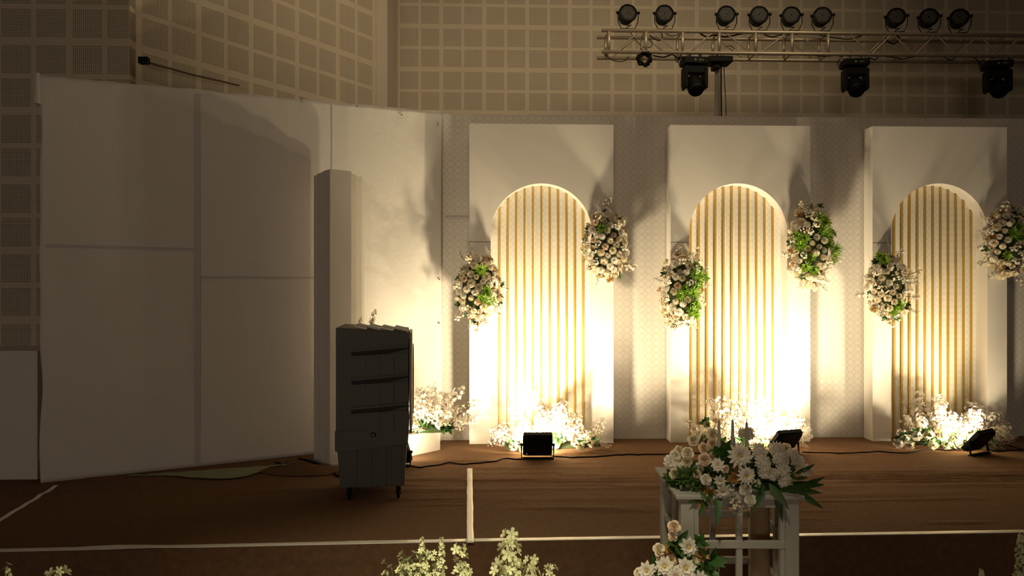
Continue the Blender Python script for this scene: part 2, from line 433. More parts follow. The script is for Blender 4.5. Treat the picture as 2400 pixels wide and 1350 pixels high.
# ------------------------------------------------------------------ arch panels
PF, PB = -0.205, -0.032
def arch_panel(x0, x1, ztop, ax0, ax1, zarch, lab, slat_px):
    t = thing('arch_panel', lab, 'panel', (0, 0, 0), 0, 'white arch panels with gold slats')
    b = MB(); R = (ax1-ax0)/2; cx = (ax0+ax1)/2; zs = zarch-R; N = 40
    for y0, y1 in ((PF, PB),):
        b.box(x0, ax0, y0, y1, 0.0, zs); b.box(ax1, x1, y0, y1, 0.0, zs)
        # outline of the top piece
        arc = [(cx-R*math.cos(PI*k/N), zs+R*math.sin(PI*k/N)) for k in range(N+1)]
        vs = []; fs = []
        for (ax, az) in arc:
            vs += [(ax, y0, az), (ax, y0, ztop), (ax, y1, az), (ax, y1, ztop)]
        for k in range(N):
            q = k*4; r = q+4
            fs += [(q, r, r+1, q+1), (q+2, q+3, r+3, r+2), (q, q+2, r+2, r), (q+1, r+1, r+3, q+3)]
        b.add(vs, fs)
        b.box(x0, ax0, y0, y1, zs, ztop); b.box(ax1, x1, y0, y1, zs, ztop)
    b.build('front_board', M_board, t)
    b = MB(); b.box(x0+0.02, x1-0.02, PB+0.001, PB+0.012, 0.0, ztop-0.02); b.build('niche_board', M_paper2, t)
    for px in slat_px:
        p = on_plane(px, 700, PB-0.03)
        dx = abs(p.x-cx); zt = zs+math.sqrt(max(0.0, R*R-dx*dx))+0.05 if dx < R else zs
        b = MB(); b.box(p.x-0.0095, p.x+0.0095, PB-0.018, PB, 0.0, zt); b.build('gold_slat', M_gold, t)
    zj = on_plane(1120, 567, PF).z
    b = MB(); b.box(x0, ax0, PF-0.0008, PF, zj-0.002, zj+0.002); b.build('board_joint', M_gap, t)
    b = MB(); b.box(ax1, x1, PF-0.0008, PF, zj-0.002, zj+0.002); b.build('board_joint', M_gap, t)
    return t
def X(px, y=PF): return on_plane(px, 700, y).x
pxs = [
 (1100, 1438, 291, 1150, 1389, 430, [1171+19.56*k for k in range(11)], 'leftmost of the three white arch panels with gold slats, nearest the slanting cloth screen'),
 (1572, 1899, 294, 1615, 1845, 430, [1620+19.26*k for k in range(11)], 'middle white arch panel with gold slats, behind the white flower table'),
 (2045, 2360, 297, 2089, 2314, 430, [2098+18.1*k for k in range(11)], 'rightmost white arch panel with gold slats, at the right edge of the photo')]
for (a, c, tz_, d, e, az, sp, lab) in pxs:
    xm = (a+c)/2
    arch_panel(X(a), X(c), on_plane(xm, tz_, PF).z, X(d), X(e), on_plane((d+e)/2, az, PF).z, lab, sp)

# ------------------------------------------------------------------ stepped pillar (left)
def pillar():
    c = at(773, 680, 6.46); c.z = 0; ang = math.radians(38)-YAW
    H = at(773, 396, 6.46).z
    t = thing('stepped_pillar', 'white stepped pillar of nested boards standing behind the grey air cooler', 'pillar', c, ang)
    for k, (u, v0, v1, h) in enumerate(((0.20, 0, 0.13, H), (0.31, 0.13, 0.18, H-0.005), (0.39, 0.18, 0.27, H-0.01), (0.46, 0.27, 0.33, H-0.02))):
        b = MB(); b.box(0, u, v0, v1-0.001, 0, h)
        b.build('front_box' if k == 0 else 'step_board', M_board, t, bevel=0.003)
pillar()

# ------------------------------------------------------------------ plinth in the corner
pr = on_floor(1032, 1055); pl = on_floor(905, 1082)
d = (pr-pl); L = d.length; zt = at(1032, 1006, (EYE)*F/(1055-HZ)).z
t = thing('corner_plinth', 'low white plinth in the corner behind the air cooler, holding blossom', 'plinth', pl, math.atan2(d.y, d.x))
b = MB(); b.box(0, L, 0, 0.24, 0, zt-0.02); b.build('body', M_board, t, bevel=0.004)
b = MB(); b.box(-0.005, L+0.005, -0.005, 0.245, zt-0.0195, zt); b.build('top_board', M_board, t, bevel=0.003)
PLZ = zt; PLC = (pl+pr)/2

# ------------------------------------------------------------------ flower meshes
def rose_mesh(r, layers=((5, 1.0, 0.55), (5, 0.72, 0.85), (4, 0.45, 1.0), (3, 0.22, 1.05)), m=None, name='rose'):
    b = MB()
    for li, (n, ro, hh) in enumerate(layers):
        for k in range(n):
            az = 2*PI*k/n+li*0.7+random.uniform(-.15, .15); sp = PI/n*1.35
            jr = random.uniform(.92, 1.08)
            def fn(u, v):
                s = (u-0.5)*2; wdt = (0.45+0.55*math.sin(PI*min(1, v*0.8+0.15)))
                a = az+s*sp*wdt
                rho = r*ro*jr*(0.22+0.78*v**0.8)*(1-0.06*s*s*v)
                z = r*(-0.35+hh*v*(1-0.10*s*s)-(0.30*v**4 if li == 0 else 0.08*v**4))
                return (rho*math.cos(a), rho*math.sin(a), z)
            b.grid(fn, 4, 4)
    b.add([(0, 0, -0.4*r), (0.4*r, 0, -0.3*r), (-0.2*r, .35*r, -0.3*r), (-0.2*r, -.35*r, -0.3*r)], [(0, 1, 2), (0, 2, 3), (0, 3, 1)])
    return b.mesh(name, m, True)
def mum_mesh(r, m, c, rings=((13, 1.0, 0.12), (13, 0.85, 0.32), (11, 0.62, 0.55), (8, 0.38, 0.62)), wd=0.15, name='chrysanthemum'):
    b = MB()
    for li, (n, ro, hh) in enumerate(rings):
        for k in range(n):
            az = 2*PI*k/n+li*0.4+random.uniform(-.06, .06); L = r*ro*random.uniform(.92, 1.06)
            def fn(u, v):
                s = (u-0.5)*2; half = r*wd*math.sin(PI*(0.12+0.80*v))**0.8*(1 if v < .98 else .5)
                rho = L*(0.08+0.92*v); z = r*(hh*math.sin(v*1.6)*0.9-0.05*v*v+0.05*s*s)
                x, y = rho, s*half
                return (x*math.cos(az)-y*math.sin(az), x*math.sin(az)+y*math.cos(az), z)
            b.grid(fn, 2, 4)
    b.lathe([(r*0.16, r*0.05), (r*0.15, r*0.30), (r*0.06, r*0.36)], 8, mat=1)
    return b.mesh(name, [m, c], True)
def pom_mesh(r, m, name='pompon_flower'):
    b = MB()
    N = 46
    for k in range(N):
        z = 1-1.55*(k+0.5)/N; a = k*2.39996
        q = math.sqrt(max(0, 1-z*z)); dvec = Vector((q*math.cos(a), q*math.sin(a), z))
        M = aim(dvec*r*0.62, dvec, a)
        def fn(u, v):
            s = (u-0.5)*2
            return (s*r*0.20*math.sin(PI*(0.2+0.65*v)), r*(0.16*v*v-0.05+0.08*s*s), r*0.42*v)
        b.grid(fn, 2, 3, M=M)
    b.lathe([(r*0.3, -r*0.55), (r*0.66, -r*0.2), (r*0.68, r*0.25), (r*0.3, r*0.62)], 10)
    return b.mesh(name, m, True)
def blossom_into(b, M, r, pm=0, cm=1, n=5):
    for k in range(n):
        az = 2*PI*k/n
        vs = [(0, 0, 0), (0.45*r, -0.28*r, 0.10*r), (0.95*r, -0.30*r, 0.22*r), (1.05*r, 0.0, 0.16*r), (0.95*r, 0.30*r, 0.22*r), (0.45*r, 0.28*r, 0.10*r)]
        b.add(vs, [(0, 1, 2, 3), (0, 3, 4, 5)], pm, M @ Matrix.Rotation(az, 4, 'Z'))
    b.add([(0.12*r, 0, .12*r), (-0.06*r, .1*r, .12*r), (-0.06*r, -.1*r, .12*r), (0, 0, .3*r)], [(0, 1, 3), (1, 2, 3), (2, 0, 3)], cm, M)
def spray_mesh(L, n, fr, m, cm, sm, bend=0.25, spread=0.04, start=0.25, name='blossom_spray', taper=False, twigs=True):
    b = MB(); pts = []
    for i in range(9):
        t = i/8; pts.append(Vector((bend*L*t*t, 0.04*L*math.sin(t*5), L*t)))
    b.tube(pts, [0.0035*(1-0.6*i/8) for i in range(9)], 5, mat=2)
    for k in range(n):
        t = start+(1-start)*(k+random.random()*0.6)/n; t = min(t, 1.0)
        i = min(7, int(t*8)); p = pts[i].lerp(pts[i+1], t*8-i)
        a = k*2.4+random.uniform(-.4, .4); sc = (1.15-0.75*t) if taper else 1.0
        out = Vector((math.cos(a), math.sin(a), random.uniform(0.0, 0.7)))
        q = p+out*spread*random.uniform(0.5, 1.0)*(1.0 if not taper else 1.2-t)
        if twigs: b.tube([p, q], 0.0012, 3, mat=2, cap=False)
        dd = out+Vector((random.uniform(-.5, .5), random.uniform(-.5, .5), random.uniform(-.2, .5)))
        blossom_into(b, aim(q, dd, random.random()*6), fr*sc*random.uniform(.8, 1.15))
    return b.mesh(name, [m, cm, sm], True)
def leaf_into(b, M, L, W, mat_i=0, droop=0.2):
    def fn(u, v):
        s = (u-0.5)*2; half = W*math.sin(PI*min(1, v**0.8))**0.9 if 0 < v < 1 else 0.0004
        return (s*half, -droop*L*v*v+0.25*abs(s)*half, L*v)
    b.grid(fn, 2, 6, mat_i, M)
def leaf_cluster_mesh(n, L, W, m, name, cone=1.1, droop=0.2):
    b = MB()
    for k in range(n):
        a = k*2.4; e = cone*math.sqrt((k+0.5)/n)
        d = Vector((math.sin(e)*math.cos(a), math.sin(e)*math.sin(a), math.cos(e)))
        leaf_into(b, aim(d*0.004, d, random.random()*0.5), L*random.uniform(.7, 1.1), W*random.uniform(.8, 1.1), 0, droop)
    return b.mesh(name, m, True)

ROSE = [rose_mesh(0.042, m=M_rose), rose_mesh(0.046, m=M_white), rose_mesh(0.038, m=M_blush)]
OPEN = [rose_mesh(0.05, layers=((6, 1.0, 0.30), (5, 0.75, 0.5), (4, 0.4, 0.55)), m=M_rose), mum_mesh(0.045, M_rose, M_yel, name='daisy')]
POM = pom_mesh(0.040, M_white); POMC = pom_mesh(0.036, M_rose)
LIME = leaf_cluster_mesh(26, 0.07, 0.011, M_lime, 'lime_foliage')
SPIKY = leaf_cluster_mesh(30, 0.10, 0.006, M_lime, 'spiky_foliage')
TAN = leaf_cluster_mesh(12, 0.06, 0.014, M_tan, 'dried_foliage')
GREEN = leaf_cluster_mesh(7, 0.085, 0.022, M_green, 'dark_leaves')
FILL = [spray_mesh(0.10, 14, 0.012, M_white, M_yel, M_gstem, bend=0.1, spread=0.03, start=0.1, name='filler_sprig'),
        spray_mesh(0.12, 16, 0.013, M_rose, M_tan, M_stem, bend=0.15, spread=0.035, start=0.1, name='filler_sprig')]
SPRAY = [spray_mesh(0.30, 34, 0.015, M_white, M_tan, M_stem, 0.30, 0.045, 0.25),
         spray_mesh(0.36, 42, 0.014, M_white, M_yel, M_stem, 0.15, 0.05, 0.2),
         spray_mesh(0.26, 30, 0.014, M_rose, M_blush, M_stem, 0.4, 0.04, 0.2)]

def bouquet(px, py, rx, ry, lab, lime, seed, kinds=(5, 2, 2)):
    rnd = random.Random(seed)
    c = on_plane(px, py, PF-0.02); k = (PF-CY)/F/ca
    t = thing('hanging_bouquet', lab, 'bouquet', c, 0, 'round bouquets fixed to the arch panels')
    A, C, D = rx*k*0.86, ry*k*0.88, 0.155
    b = MB(); n = 14; prof = [(max(0.001, math.sin(PI*i/n)), -math.cos(PI*i/n)) for i in range(n+1)]
    M = Matrix.Diagonal((A*0.86, D*0.72, C*0.9, 1))
    b.lathe(prof, 20, M=Matrix.Translation((0, -D*0.55, 0)) @ Matrix.Diagonal((A*0.78, D*0.42, C*0.82, 1))); b.build('foam_core', M_foam, t, smooth=True)
    N = int(150*ry/90); pool = []
    for i in range(N):
        z = 1-2*(i+0.5)/N; a = i*2.39996+seed
        q = math.sqrt(1-z*z); d = Vector((q*math.cos(a), q*math.sin(a), z))
        if d.y > 0.1: continue
        j = rnd.uniform(0.88, 1.12)
        p = Vector((d.x*A*j, d.y*D*j-0.035, d.z*C*j))
        nrm = Vector((d.x/A, d.y/D, d.z/C)).normalized()
        nrm = (nrm+Vector((rnd.uniform(-.3, .3), -0.35, rnd.uniform(-.3, .3)))).normalized()
        sc = rnd.uniform(0.70, 1.02)
        u = d.x*0.5+0.5; zz = d.z
        green = any((d.x-gx)**2+((zz-gz))**2 < gr*gr for gx, gz, gr in [(q0, q1, q2*0.82) for q0, q1, q2 in lime]) and d.y < -.1
        if green:
            place('lime_foliage', rnd.choice([LIME, LIME, SPIKY]), t, aim(p*1.02, nrm, rnd.random()*6, 0.95))
            if rnd.random() < 0.75: continue
        r = rnd.random()
        if r < 0.36: me, nm = rnd.choice(ROSE[:2]), 'rose'
        elif r < 0.42: me, nm = ROSE[2], 'rose'
        elif r < 0.58: me, nm = rnd.choice(OPEN), 'open_flower'
        elif r < 0.80: me, nm = rnd.choice([POM, POMC]), 'pompon_flower'
        else: me, nm = rnd.choice(FILL), 'filler_sprig'
        place(nm, me, t, aim(p, nrm, rnd.random()*6, sc if nm != 'filler_sprig' else 1.0))
    for i in range(26):
        a = rnd.random()*2*PI; rr = rnd.uniform(0.75, 1.04)
        p = Vector((math.cos(a)*A*rr, -rnd.uniform(0.03, 0.1), math.sin(a)*C*rr)); d = Vector((math.cos(a), -0.6, math.sin(a)))
        r = rnd.random()
        if r < .45: place('dried_foliage', TAN, t, aim(p, d, rnd.random()*6, 0.8))
        elif r < .85: place('dark_leaves', GREEN, t, aim(p, d, rnd.random()*6, 0.7))
        else: place('filler_sprig', rnd.choice(FILL), t, aim(p, d, rnd.random()*6, 0.8))
bouquet(1123, 676, 58, 85, 'hanging bouquet on the left edge of the leftmost arch panel, one spiky tuft', ((0.2, -0.25, 0.33), (0.1, .5, .2)), 1)
bouquet(1418, 578, 56, 90, 'hanging bouquet on the right edge of the leftmost arch panel, mostly cream roses', ((-0.2, 0.55, 0.2),), 2)
bouquet(1596, 684, 57, 97, 'hanging bouquet on the left edge of the middle arch panel, bright green tufts', ((0.6, 0.45, 0.4), (-0.1, 0.05, 0.33), (0.5, 0.1, .3), (0.35, -0.45, 0.33)), 3)
bouquet(1894, 578, 58, 108, 'tallest hanging bouquet, high on the right of the middle arch panel', ((0.2, 0.5, 0.35), (-0.55, 0.1, 0.3), (0.75, -0.15, 0.3), (-0.3, -0.45, 0.3), (0.6, 0.3, 0.25)), 4)
bouquet(2073, 676, 56, 88, 'hanging bouquet on the left edge of the rightmost arch panel, white roses facing front', ((0.2, -0.55, 0.2), (-.3, .8, .25)), 5)
bouquet(2352, 570, 62, 90, 'hanging bouquet at the right edge of the photo on the rightmost arch panel', ((0.1, 0.25, 0.35), (-0.5, -.3, .2)), 6)

def flower_bed(x0, x1, y, hgt, lab, seed, nspray=50, roses=(), z0=0.0, dep=0.25):
    rnd = random.Random(seed)
    t = thing('floor_arrangement', lab, 'flowers', ((x0+x1)/2, y, z0), 0, 'white blossom arrangements at the foot of the panels')
    W = (x1-x0)
    b = MB(); b.lathe([(0.9, 0), (1.0, 0.4), (0.7, 0.9), (0.2, 1.0)], 24, M=Matrix.Diagonal((W*0.36, dep*0.40, 0.06, 1))); b.build('foam_base', M_foam, t, smooth=True)
    for i in range(nspray):
        u = (i+rnd.random())/nspray*2-1; v = rnd.uniform(-1, 1)
        p = Vector((u*W*0.33, v*dep*0.38, 0.04))
        up = rnd.uniform(0.3, 1.2)*(1.15-0.8*abs(u)); fs = 1.0-0.35*abs(u)
        d = Vector((u*0.25+rnd.uniform(-.3, .3), v*0.35-0.20, up))
        if d.z < .15: d.z = .15
        me = rnd.choice(SPRAY); sc = rnd.uniform(0.60, 1.05)*hgt/0.36*0.95*fs
        if d.y > 0.1: d.y = 0.1
        place('blossom_spray', me, t, aim(p, d, rnd.random()*6, sc))
    for k, sx_ in enumerate((-1, -1, -1, 1, 1, 1, 1)):       # low sprays arching out at both ends
        a = Vector((sx_*W*0.34, -dep*0.3, 0.05+0.03*(k % 3)))
        place('blossom_spray', SPRAY[2] if k % 2 else SPRAY[0], t, aim(a, (sx_, -0.45+0.1*(k % 3), 0.25+0.3*(k % 3)), rnd.random()*6, 0.62))
    for i in range(30):
        u = rnd.uniform(-1, 1); a = Vector((u*W*0.38, -dep*0.42+rnd.uniform(-.05, .08), rnd.uniform(0.03, 0.12)))
        d = Vector((u*0.8, -1, rnd.uniform(0.0, 0.6)))
        r = rnd.random()
        if r < .38: place('dark_leaves', GREEN, t, aim(a, d, rnd.random()*6, 0.9))
        elif r < .80: place('blossom_spray', SPRAY[2], t, aim(a, d, rnd.random()*6, 0.5))
        else: place('pompon_flower', POM, t, aim(a, d, 0, 0.9))
    for (u, z) in roses:
        p = Vector((u*W*0.5, -dep*0.5-0.13, z)); d = Vector((u*0.5, -1, 0.45))
        place('rose', ROSE[0] if rnd.random() < .7 else ROSE[1], t, aim(p, d, rnd.random()*6, 1.15))
        place('dark_leaves', GREEN, t, aim(p+Vector((0, 0.03, 0)), d+Vector((rnd.uniform(-.8, .8), 0, rnd.uniform(-.4, .6))), 0, 1.0))
    return t
def XF(px): return on_plane(px, 1040, -0.38).x
flower_bed(XF(1148), XF(1420), -0.40, 0.50, 'white blossom bank at the foot of the leftmost arch panel, glaring behind the front-on floodlight', 11, roses=((-.62, .07), (-.45, .05), (.5, .06), (.75, .08)))
flower_bed(XF(1620), XF(1890), -0.40, 0.54, 'white blossom bank at the foot of the middle arch panel, glaring behind the flower table', 12, roses=((-.85, .26), (-.8, .16), (-.9, .1), (-.6, .07)))
flower_bed(XF(2098), XF(2350), -0.40, 0.54, 'white blossom and rose bank at the foot of the rightmost arch panel', 13,
           roses=((-1.22, .07), (-1.12, .11), (-.90, .14), (-.68, .15), (-.42, .13), (-.6, .05), (-1.02, .05), (-.35, .05), (-.15, .05), (-.1, .14), (0.1, .09), (.3, .06), (.22, .12), (.45, .04)))
pcx = at(1000, 900, 6.95)
flower_bed(pcx.x-0.28, pcx.x+0.28, PLC.y+0.10, 0.55, 'blush white blossom arrangement on the corner plinth, half hidden behind the air cooler', 14, nspray=34, z0=PLZ, dep=0.14)

# small sprigs peeking over the cooler, fixed at the pillar foot
def tall_sprig(px, py, Z, zb, lab, scale=1.0):
    topp = at(px, py, Z)
    t = thing('tall_sprig', lab, 'flowers', (topp.x, topp.y, zb), 0, 'sprigs rising behind the air cooler')
    b = MB(); H = topp.z-zb; b.tube([(0, 0, 0), (0.01, 0, H*0.5), (0, 0, H-0.1)], 0.004, 6); b.build('stem', M_gstem, t)
    place('blossom_spray', SPR_S, t, aim((0, 0, H-0.16), (0.05, 0, 1), 0, scale))
SPR_S = spray_mesh(0.16, 14, 0.016, M_rose, M_yel, M_stem, 0.1, 0.02, 0.2)
ZP = (PLC.x*sa+(PLC.y+0.1-CY)*ca)
tall_sprig(872, 728, 6.35, 0.0, 'thin cream sprig peeking over the air cooler, the fuller of the two')
tall_sprig(841, 732, 6.25, 0.0, 'faint thin cream sprig peeking over the air cooler beside the white pillar', 0.7)

# ------------------------------------------------------------------ floodlights
def flood(px, py, yaw, tilt, lab, power, loc=None, lamp=True, spread=150, color=WARM):
    p = loc if loc is not None else on_floor(px, py)
    t = thing('floodlight', lab, 'floodlight', p, yaw, 'black floodlights on the carpet')
    Wd, Hh, D = 0.262, 0.24, 0.05
    M = Matrix.Translation((0, 0, 0.125)) @ Matrix.Rotation(tilt, 4, 'X')
    b = MB()
    pr = []
    for (cx, cz, a0) in ((Wd/2-.02, Hh/2-.02, 0), (-Wd/2+.02, Hh/2-.02, 90), (-Wd/2+.02, -Hh/2+.02, 180), (Wd/2-.02, -Hh/2+.02, 270)):
        for k in range(5):
            a = math.radians(a0+22.5*k); pr.append((cx+.02*math.cos(a), cz+.02*math.sin(a)))
    b.prism(pr, -0.005, 0.035, M=M)
    b.prism([(x*0.90, z*0.90) for x, z in pr], -0.022, -0.004, M=M)
    b.build('housing', M_black, t, bevel=0.002)
    b = MB(); b.prism([(x*0.88, z*0.86) for x, z in pr], 0.035, 0.038, M=M); b.build('glass', M_glassy, t)
    b = MB(); b.tube([(-0.142, 0.015, 0.125), (-0.142, -0.0, 0.01), (0.142, 0.0, 0.01), (0.142, 0.015, 0.125)], 0.010, 6)
    b.box(-0.142, 0.142, -0.025, 0.025, 0.0, 0.012); b.tube([(-0.155, .015, .125), (-0.125, .015, .125)], 0.013, 10); b.tube([(0.155, .015, .125), (0.125, .015, .125)], 0.013, 10)
    b.build('bracket', M_black, t)
    b = MB(); b.lathe([(0.009, 0), (0.009, 0.004)], 12, M=M @ Matrix.Translation((-0.095, -0.0225, -0.085)) @ Matrix.Rotation(PI/2, 4, 'X')); tag(b.build('gland', M_led, t), 'small pale cable gland')
    Mw = Matrix.Translation(p) @ Matrix.Rotation(yaw, 4, 'Z') @ M
    lp = Mw @ Vector((0, 0.045, 0)); tgt = Mw @ Vector((0, 1, 0))
    area_light('flood_lamp', lp, tgt, 0.20, 0.14, power, color, spread)
    return t
FLP = 84
flood(1260, 1076, math.radians(-2), math.radians(31), 'black floodlight seen from behind, in front of the leftmost arch panel', FLP)
flood(1842, 1066, math.radians(16), math.radians(40), 'black tilted floodlight half hidden behind the table flowers', FLP)
flood(2296, 1066, math.radians(28), math.radians(40), 'black tilted floodlight on its bracket, in front of the rightmost arch panel', FLP*0.44)
flood(0, 0, math.radians(-18), math.radians(32), 'black floodlight out of sight behind the air cooler, lighting the corner', FLP*0.14, loc=at(925, 1088, 6.62)*1.0 if False else on_floor(925, 1092))

# ------------------------------------------------------------------ cables on the floor
def cable(pix, lab, r=0.006, group='black cables on the stage floor', seed=0, wob=3.0):
    rnd = random.Random(seed); pts = []
    for i in range(len(pix)-1):
        (a, c), (d, e) = pix[i], pix[i+1]
        n = max(2, int(abs(d-a)/14)+1)
        for k in range(n):
            u = k/n; px = a+(d-a)*u; py = c+(e-c)*u+wob*noise.noise(Vector((px/26.0, seed*3.1, 0)))
            q = on_floor(px, py); pts.append(Vector((q.x, q.y, wrinkle(q.x, q.y)+r)))
    q = on_floor(*pix[-1]); pts.append(Vector((q.x, q.y, r)))
    b = MB(); b.tube(pts, r, 6); o = b.build('cable', M_blackp, smooth=True)
    return tag(o, lab, 'cable', group)
cable([(955, 1090), (990, 1098), (1020, 1092), (1055, 1086), (1090, 1090), (1150, 1083), (1190, 1076), (1232, 1077)], 'black twisted cable from the air cooler to the leftmost floodlight', seed=1)
cable([(1290, 1070), (1340, 1074), (1400, 1070), (1470, 1066), (1540, 1067), (1620, 1064), (1800, 1068)], 'black twisted cable between the leftmost floodlight and the table', seed=2)
cable([(1880, 1062), (1920, 1062), (1975, 1064), (2060, 1059), (2110, 1063), (2190, 1055), (2255, 1054)], 'black twisted cable leading up to the rightmost floodlight', seed=3)
cable([(2325, 1058), (2365, 1057), (2420, 1055)], 'short black cable leaving the rightmost floodlight for the right edge', seed=4)
cable([(2352, 1042), (2400, 1056), (2430, 1068)], 'short black cable slanting from behind the rightmost arch panel', seed=5, wob=1)
cable([(430, 1112), (500, 1110), (560, 1109), (600, 1098), (640, 1102), (660, 1088), (645, 1084), (655, 1096), (672, 1084)], 'thin black curled cable at the foot of the left cloth screen', r=0.005, seed=6, wob=1)
cable([(700, 1076), (730, 1084), (775, 1102), (790, 1118), (830, 1120)], 'thick black cable running from the white pillar under the air cooler', r=0.009, seed=7, wob=1)
b = MB()                                           # heaped dark cloth beside the pillar
hc = on_floor(715, 1108)
def hp(u, v):
    a = 2*PI*u; r = v
    z = 0.085*(1-v)**0.7*(1+0.5*noise.noise(Vector((math.cos(a)*v*2, math.sin(a)*v*2, 1))))
    return (hc.x+0.36*r*math.cos(a)*(1+.2*math.sin(3*a)), hc.y+0.13*r*math.sin(a), max(0.002, z)+0.004)
b.grid(hp, 30, 10); tag(b.build('cloth_heap', M_carpet, smooth=True), 'low dark heap of bunched carpet at the foot of the white pillar', 'cloth')

# ------------------------------------------------------------------ air cooler
def cooler():
    org = on_floor(826, 1178); c = at(787, 680, 5.42)
    base = Vector((c.x, c.y, 0)); ang = math.radians(7.0)-YAW
    t = thing('air_cooler', 'tall grey wheeled air cooler standing left of the stage, fan facing right', 'air cooler', base, ang)
    W, D, H = 0.515, 0.64, 1.235; zb = 0.395; z1 = 0.10
    # upper housing as frame: slightly curved top
    b = MB(); prof = [(0, zb), (W-0.012, zb+0.035), (W-0.004, H-0.06), (W-0.012, H-0.03), (0.0, H)]
    b.prism(prof, 0, D); b.build('housing', M_cool, t, bevel=0.006)
    # ledge
    b = MB(); b.prism([(-0.006, zb-0.03), (0.02, zb-0.045), (W-0.01, zb+0.005), (W-0.005, zb+0.12), (-0.006, zb+0.11)], -0.008, D+0.005); b.build('lower_rim', M_cool, t, bevel=0.004)
    # louvre panels on the side facing the hall
    for k, zt_ in enumerate((1.075, 0.872, 0.667)):
        x0, x1 = 0.108, W-0.008
        b = MB(); b.prism([(x0, zt_-0.040), (x0+0.22, zt_-0.036), (x1, zt_+0.004), (x1, zt_+0.020), (x0, zt_-0.012)], -0.002, 0.004); b.build('louvre_shade', M_coold, t)  # flat dark wedge, shade under the louvre put into its colour
        b = MB()
        vs = [(x0, -0.003, zt_-0.033), (x1, -0.024, zt_-0.005), (x1, -0.024, zt_+0.028), (x0, -0.003, zt_-0.006), (x0, 0.0, zt_-0.15), (x1, 0.0, zt_-0.15)]
        b.prism([(x0+0.01, zt_-0.012), (x1, zt_+0.020), (x1, zt_+0.030), (x0-0.002, zt_+0.004)], -0.022, 0.0)
        b.prism([(x0-0.002, zt_-0.050), (x1, zt_-0.030), (x1, zt_-0.022), (x0-0.002, zt_-0.040)], -0.020, 0.0)
        for j in range(4):
            xa = x0+j*(x1-x0)/4; xb = x0+(j+1)*(x1-x0)/4
            ya = -0.004-0.008
            za = zt_-0.05+0.020*j/4; zc = zt_-0.05+0.020*(j+1)/4
            bt = zt_-0.195
            b.prism([(xa+0.003, bt+0.01*j), (xb, bt+0.01*j), (xb, zc), (xa+0.003, za)], -0.004-0.003*j, 0.0)
        b.build('louvre', M_cool, t)
    # tapered water tank
    b = MB(); z0 = z1
    vs = [(0.028, 0.02, z0), (W-0.035, 0.02, z0+0.0), (W-0.035, D-0.04, z0), (0.028, D-0.04, z0),
          (0.008, 0.006, zb), (W-0.018, 0.006, zb), (W-0.018, D-0.01, zb), (0.008, D-0.01, zb)]
    b.add(vs, [(3, 2, 1, 0), (4, 5, 6, 7), (0, 1, 5, 4), (1, 2, 6, 5), (2, 3, 7, 6), (3, 0, 4, 7)])
    for j in range(4):
        xa = 0.075+j*0.105
        b.add([(xa, 0.014, z0+0.0), (xa+0.07, 0.014, z0), (xa+0.07, -0.003, zb-0.01), (xa-0.005, -0.003, zb-0.01), (xa, 0.03, z0), (xa+0.07, 0.03, z0), (xa+0.07, 0.02, zb-0.01), (xa-0.005, 0.02, zb-0.01)],
              [(0, 1, 2, 3), (0, 3, 7, 4), (1, 5, 6, 2), (0, 4, 5, 1), (3, 2, 6, 7)])
    b.build('water_tank', M_cool, t, bevel=0.003)
    b = MB(); b.lathe([(0.017, 0), (0.017, 0.006), (0.010, 0.012)], 18, M=Matrix.Translation((0.262, -0.008, 0.475)) @ Matrix.Rotation(PI/2, 4, 'X')); o = b.build('knob', M_blackp, t)
    b = MB(); b.lathe([(0.010, 0), (0.009, 0.005)], 14, M=Matrix.Translation((0.262, -0.019, 0.475)) @ Matrix.Rotation(PI/2, 4, 'X')); b.build('knob_cap', M_lens, o)
    # stepped slats on the top
    for j in range(4):
        for i in range(3):
            xa = 0.12+j*0.095; b = MB(); ya = 0.0+i*0.21
            zz = H+0.004-0.028*(xa/W)*1.9*0.6
            b.prism([(xa, zz-0.03), (xa+0.10, zz-0.045), (xa+0.10, zz-0.012), (xa, zz+0.012)], ya+0.01, ya+0.17)
            b.build('top_slat', M_cool2 if (i+j) % 2 == 0 else M_cool, t)
    # fan side: frame ring, blades, guard
    fx = W-0.004; cz = 0.83; cy = D/2
    b = MB()
    rows = []
    N = 40; R = 0.265
    vs = []; fs = []
    for k in range(N):
        a = 2*PI*k/N; cu, su = math.cos(a), math.sin(a)
        sc = 1/max(abs(cu)/(D/2-0.005), abs(su)/0.365)
        vs += [(fx+0.004, cy+R*cu, cz+R*su), (fx+0.004, cy+sc*cu, cz+sc*su), (fx+0.026, cy+(R+.012)*cu, cz+(R+.012)*su), (fx+0.022, cy+sc*cu*0.985, cz+sc*su*0.985)]
    for k in range(N):
        q = 4*k; r = 4*((k+1) % N)
        fs += [(q+2, q+3, r+3, r+2), (q+1, r+1, r+3, q+3), (q, q+2, r+2, r)]
    b.add(vs, fs); b.build('fan_frame', M_cool2, t)
    b = MB(); b.lathe([(R, 0), (R, 0.003)], 40, M=Matrix.Translation((fx+0.001, cy, cz)) @ Matrix.Rotation(PI/2, 4, 'Y')); b.build('fan_recess', M_coold, t)
    b = MB()
    for rr in (0.05, 0.09, 0.13, 0.17, 0.21, 0.25):
        b.tube([(fx+0.03, cy+rr*math.cos(2*PI*k/28), cz+rr*math.sin(2*PI*k/28)) for k in range(28)], 0.003, 5, closed=True)
    for k in range(8):
        a = PI*k/8; b.tube([(fx+0.03, cy+R*math.cos(a), cz+R*math.sin(a)), (fx+0.03, cy-R*math.cos(a), cz-R*math.sin(a))], 0.003, 5)
    b.build('fan_guard', M_black, t)
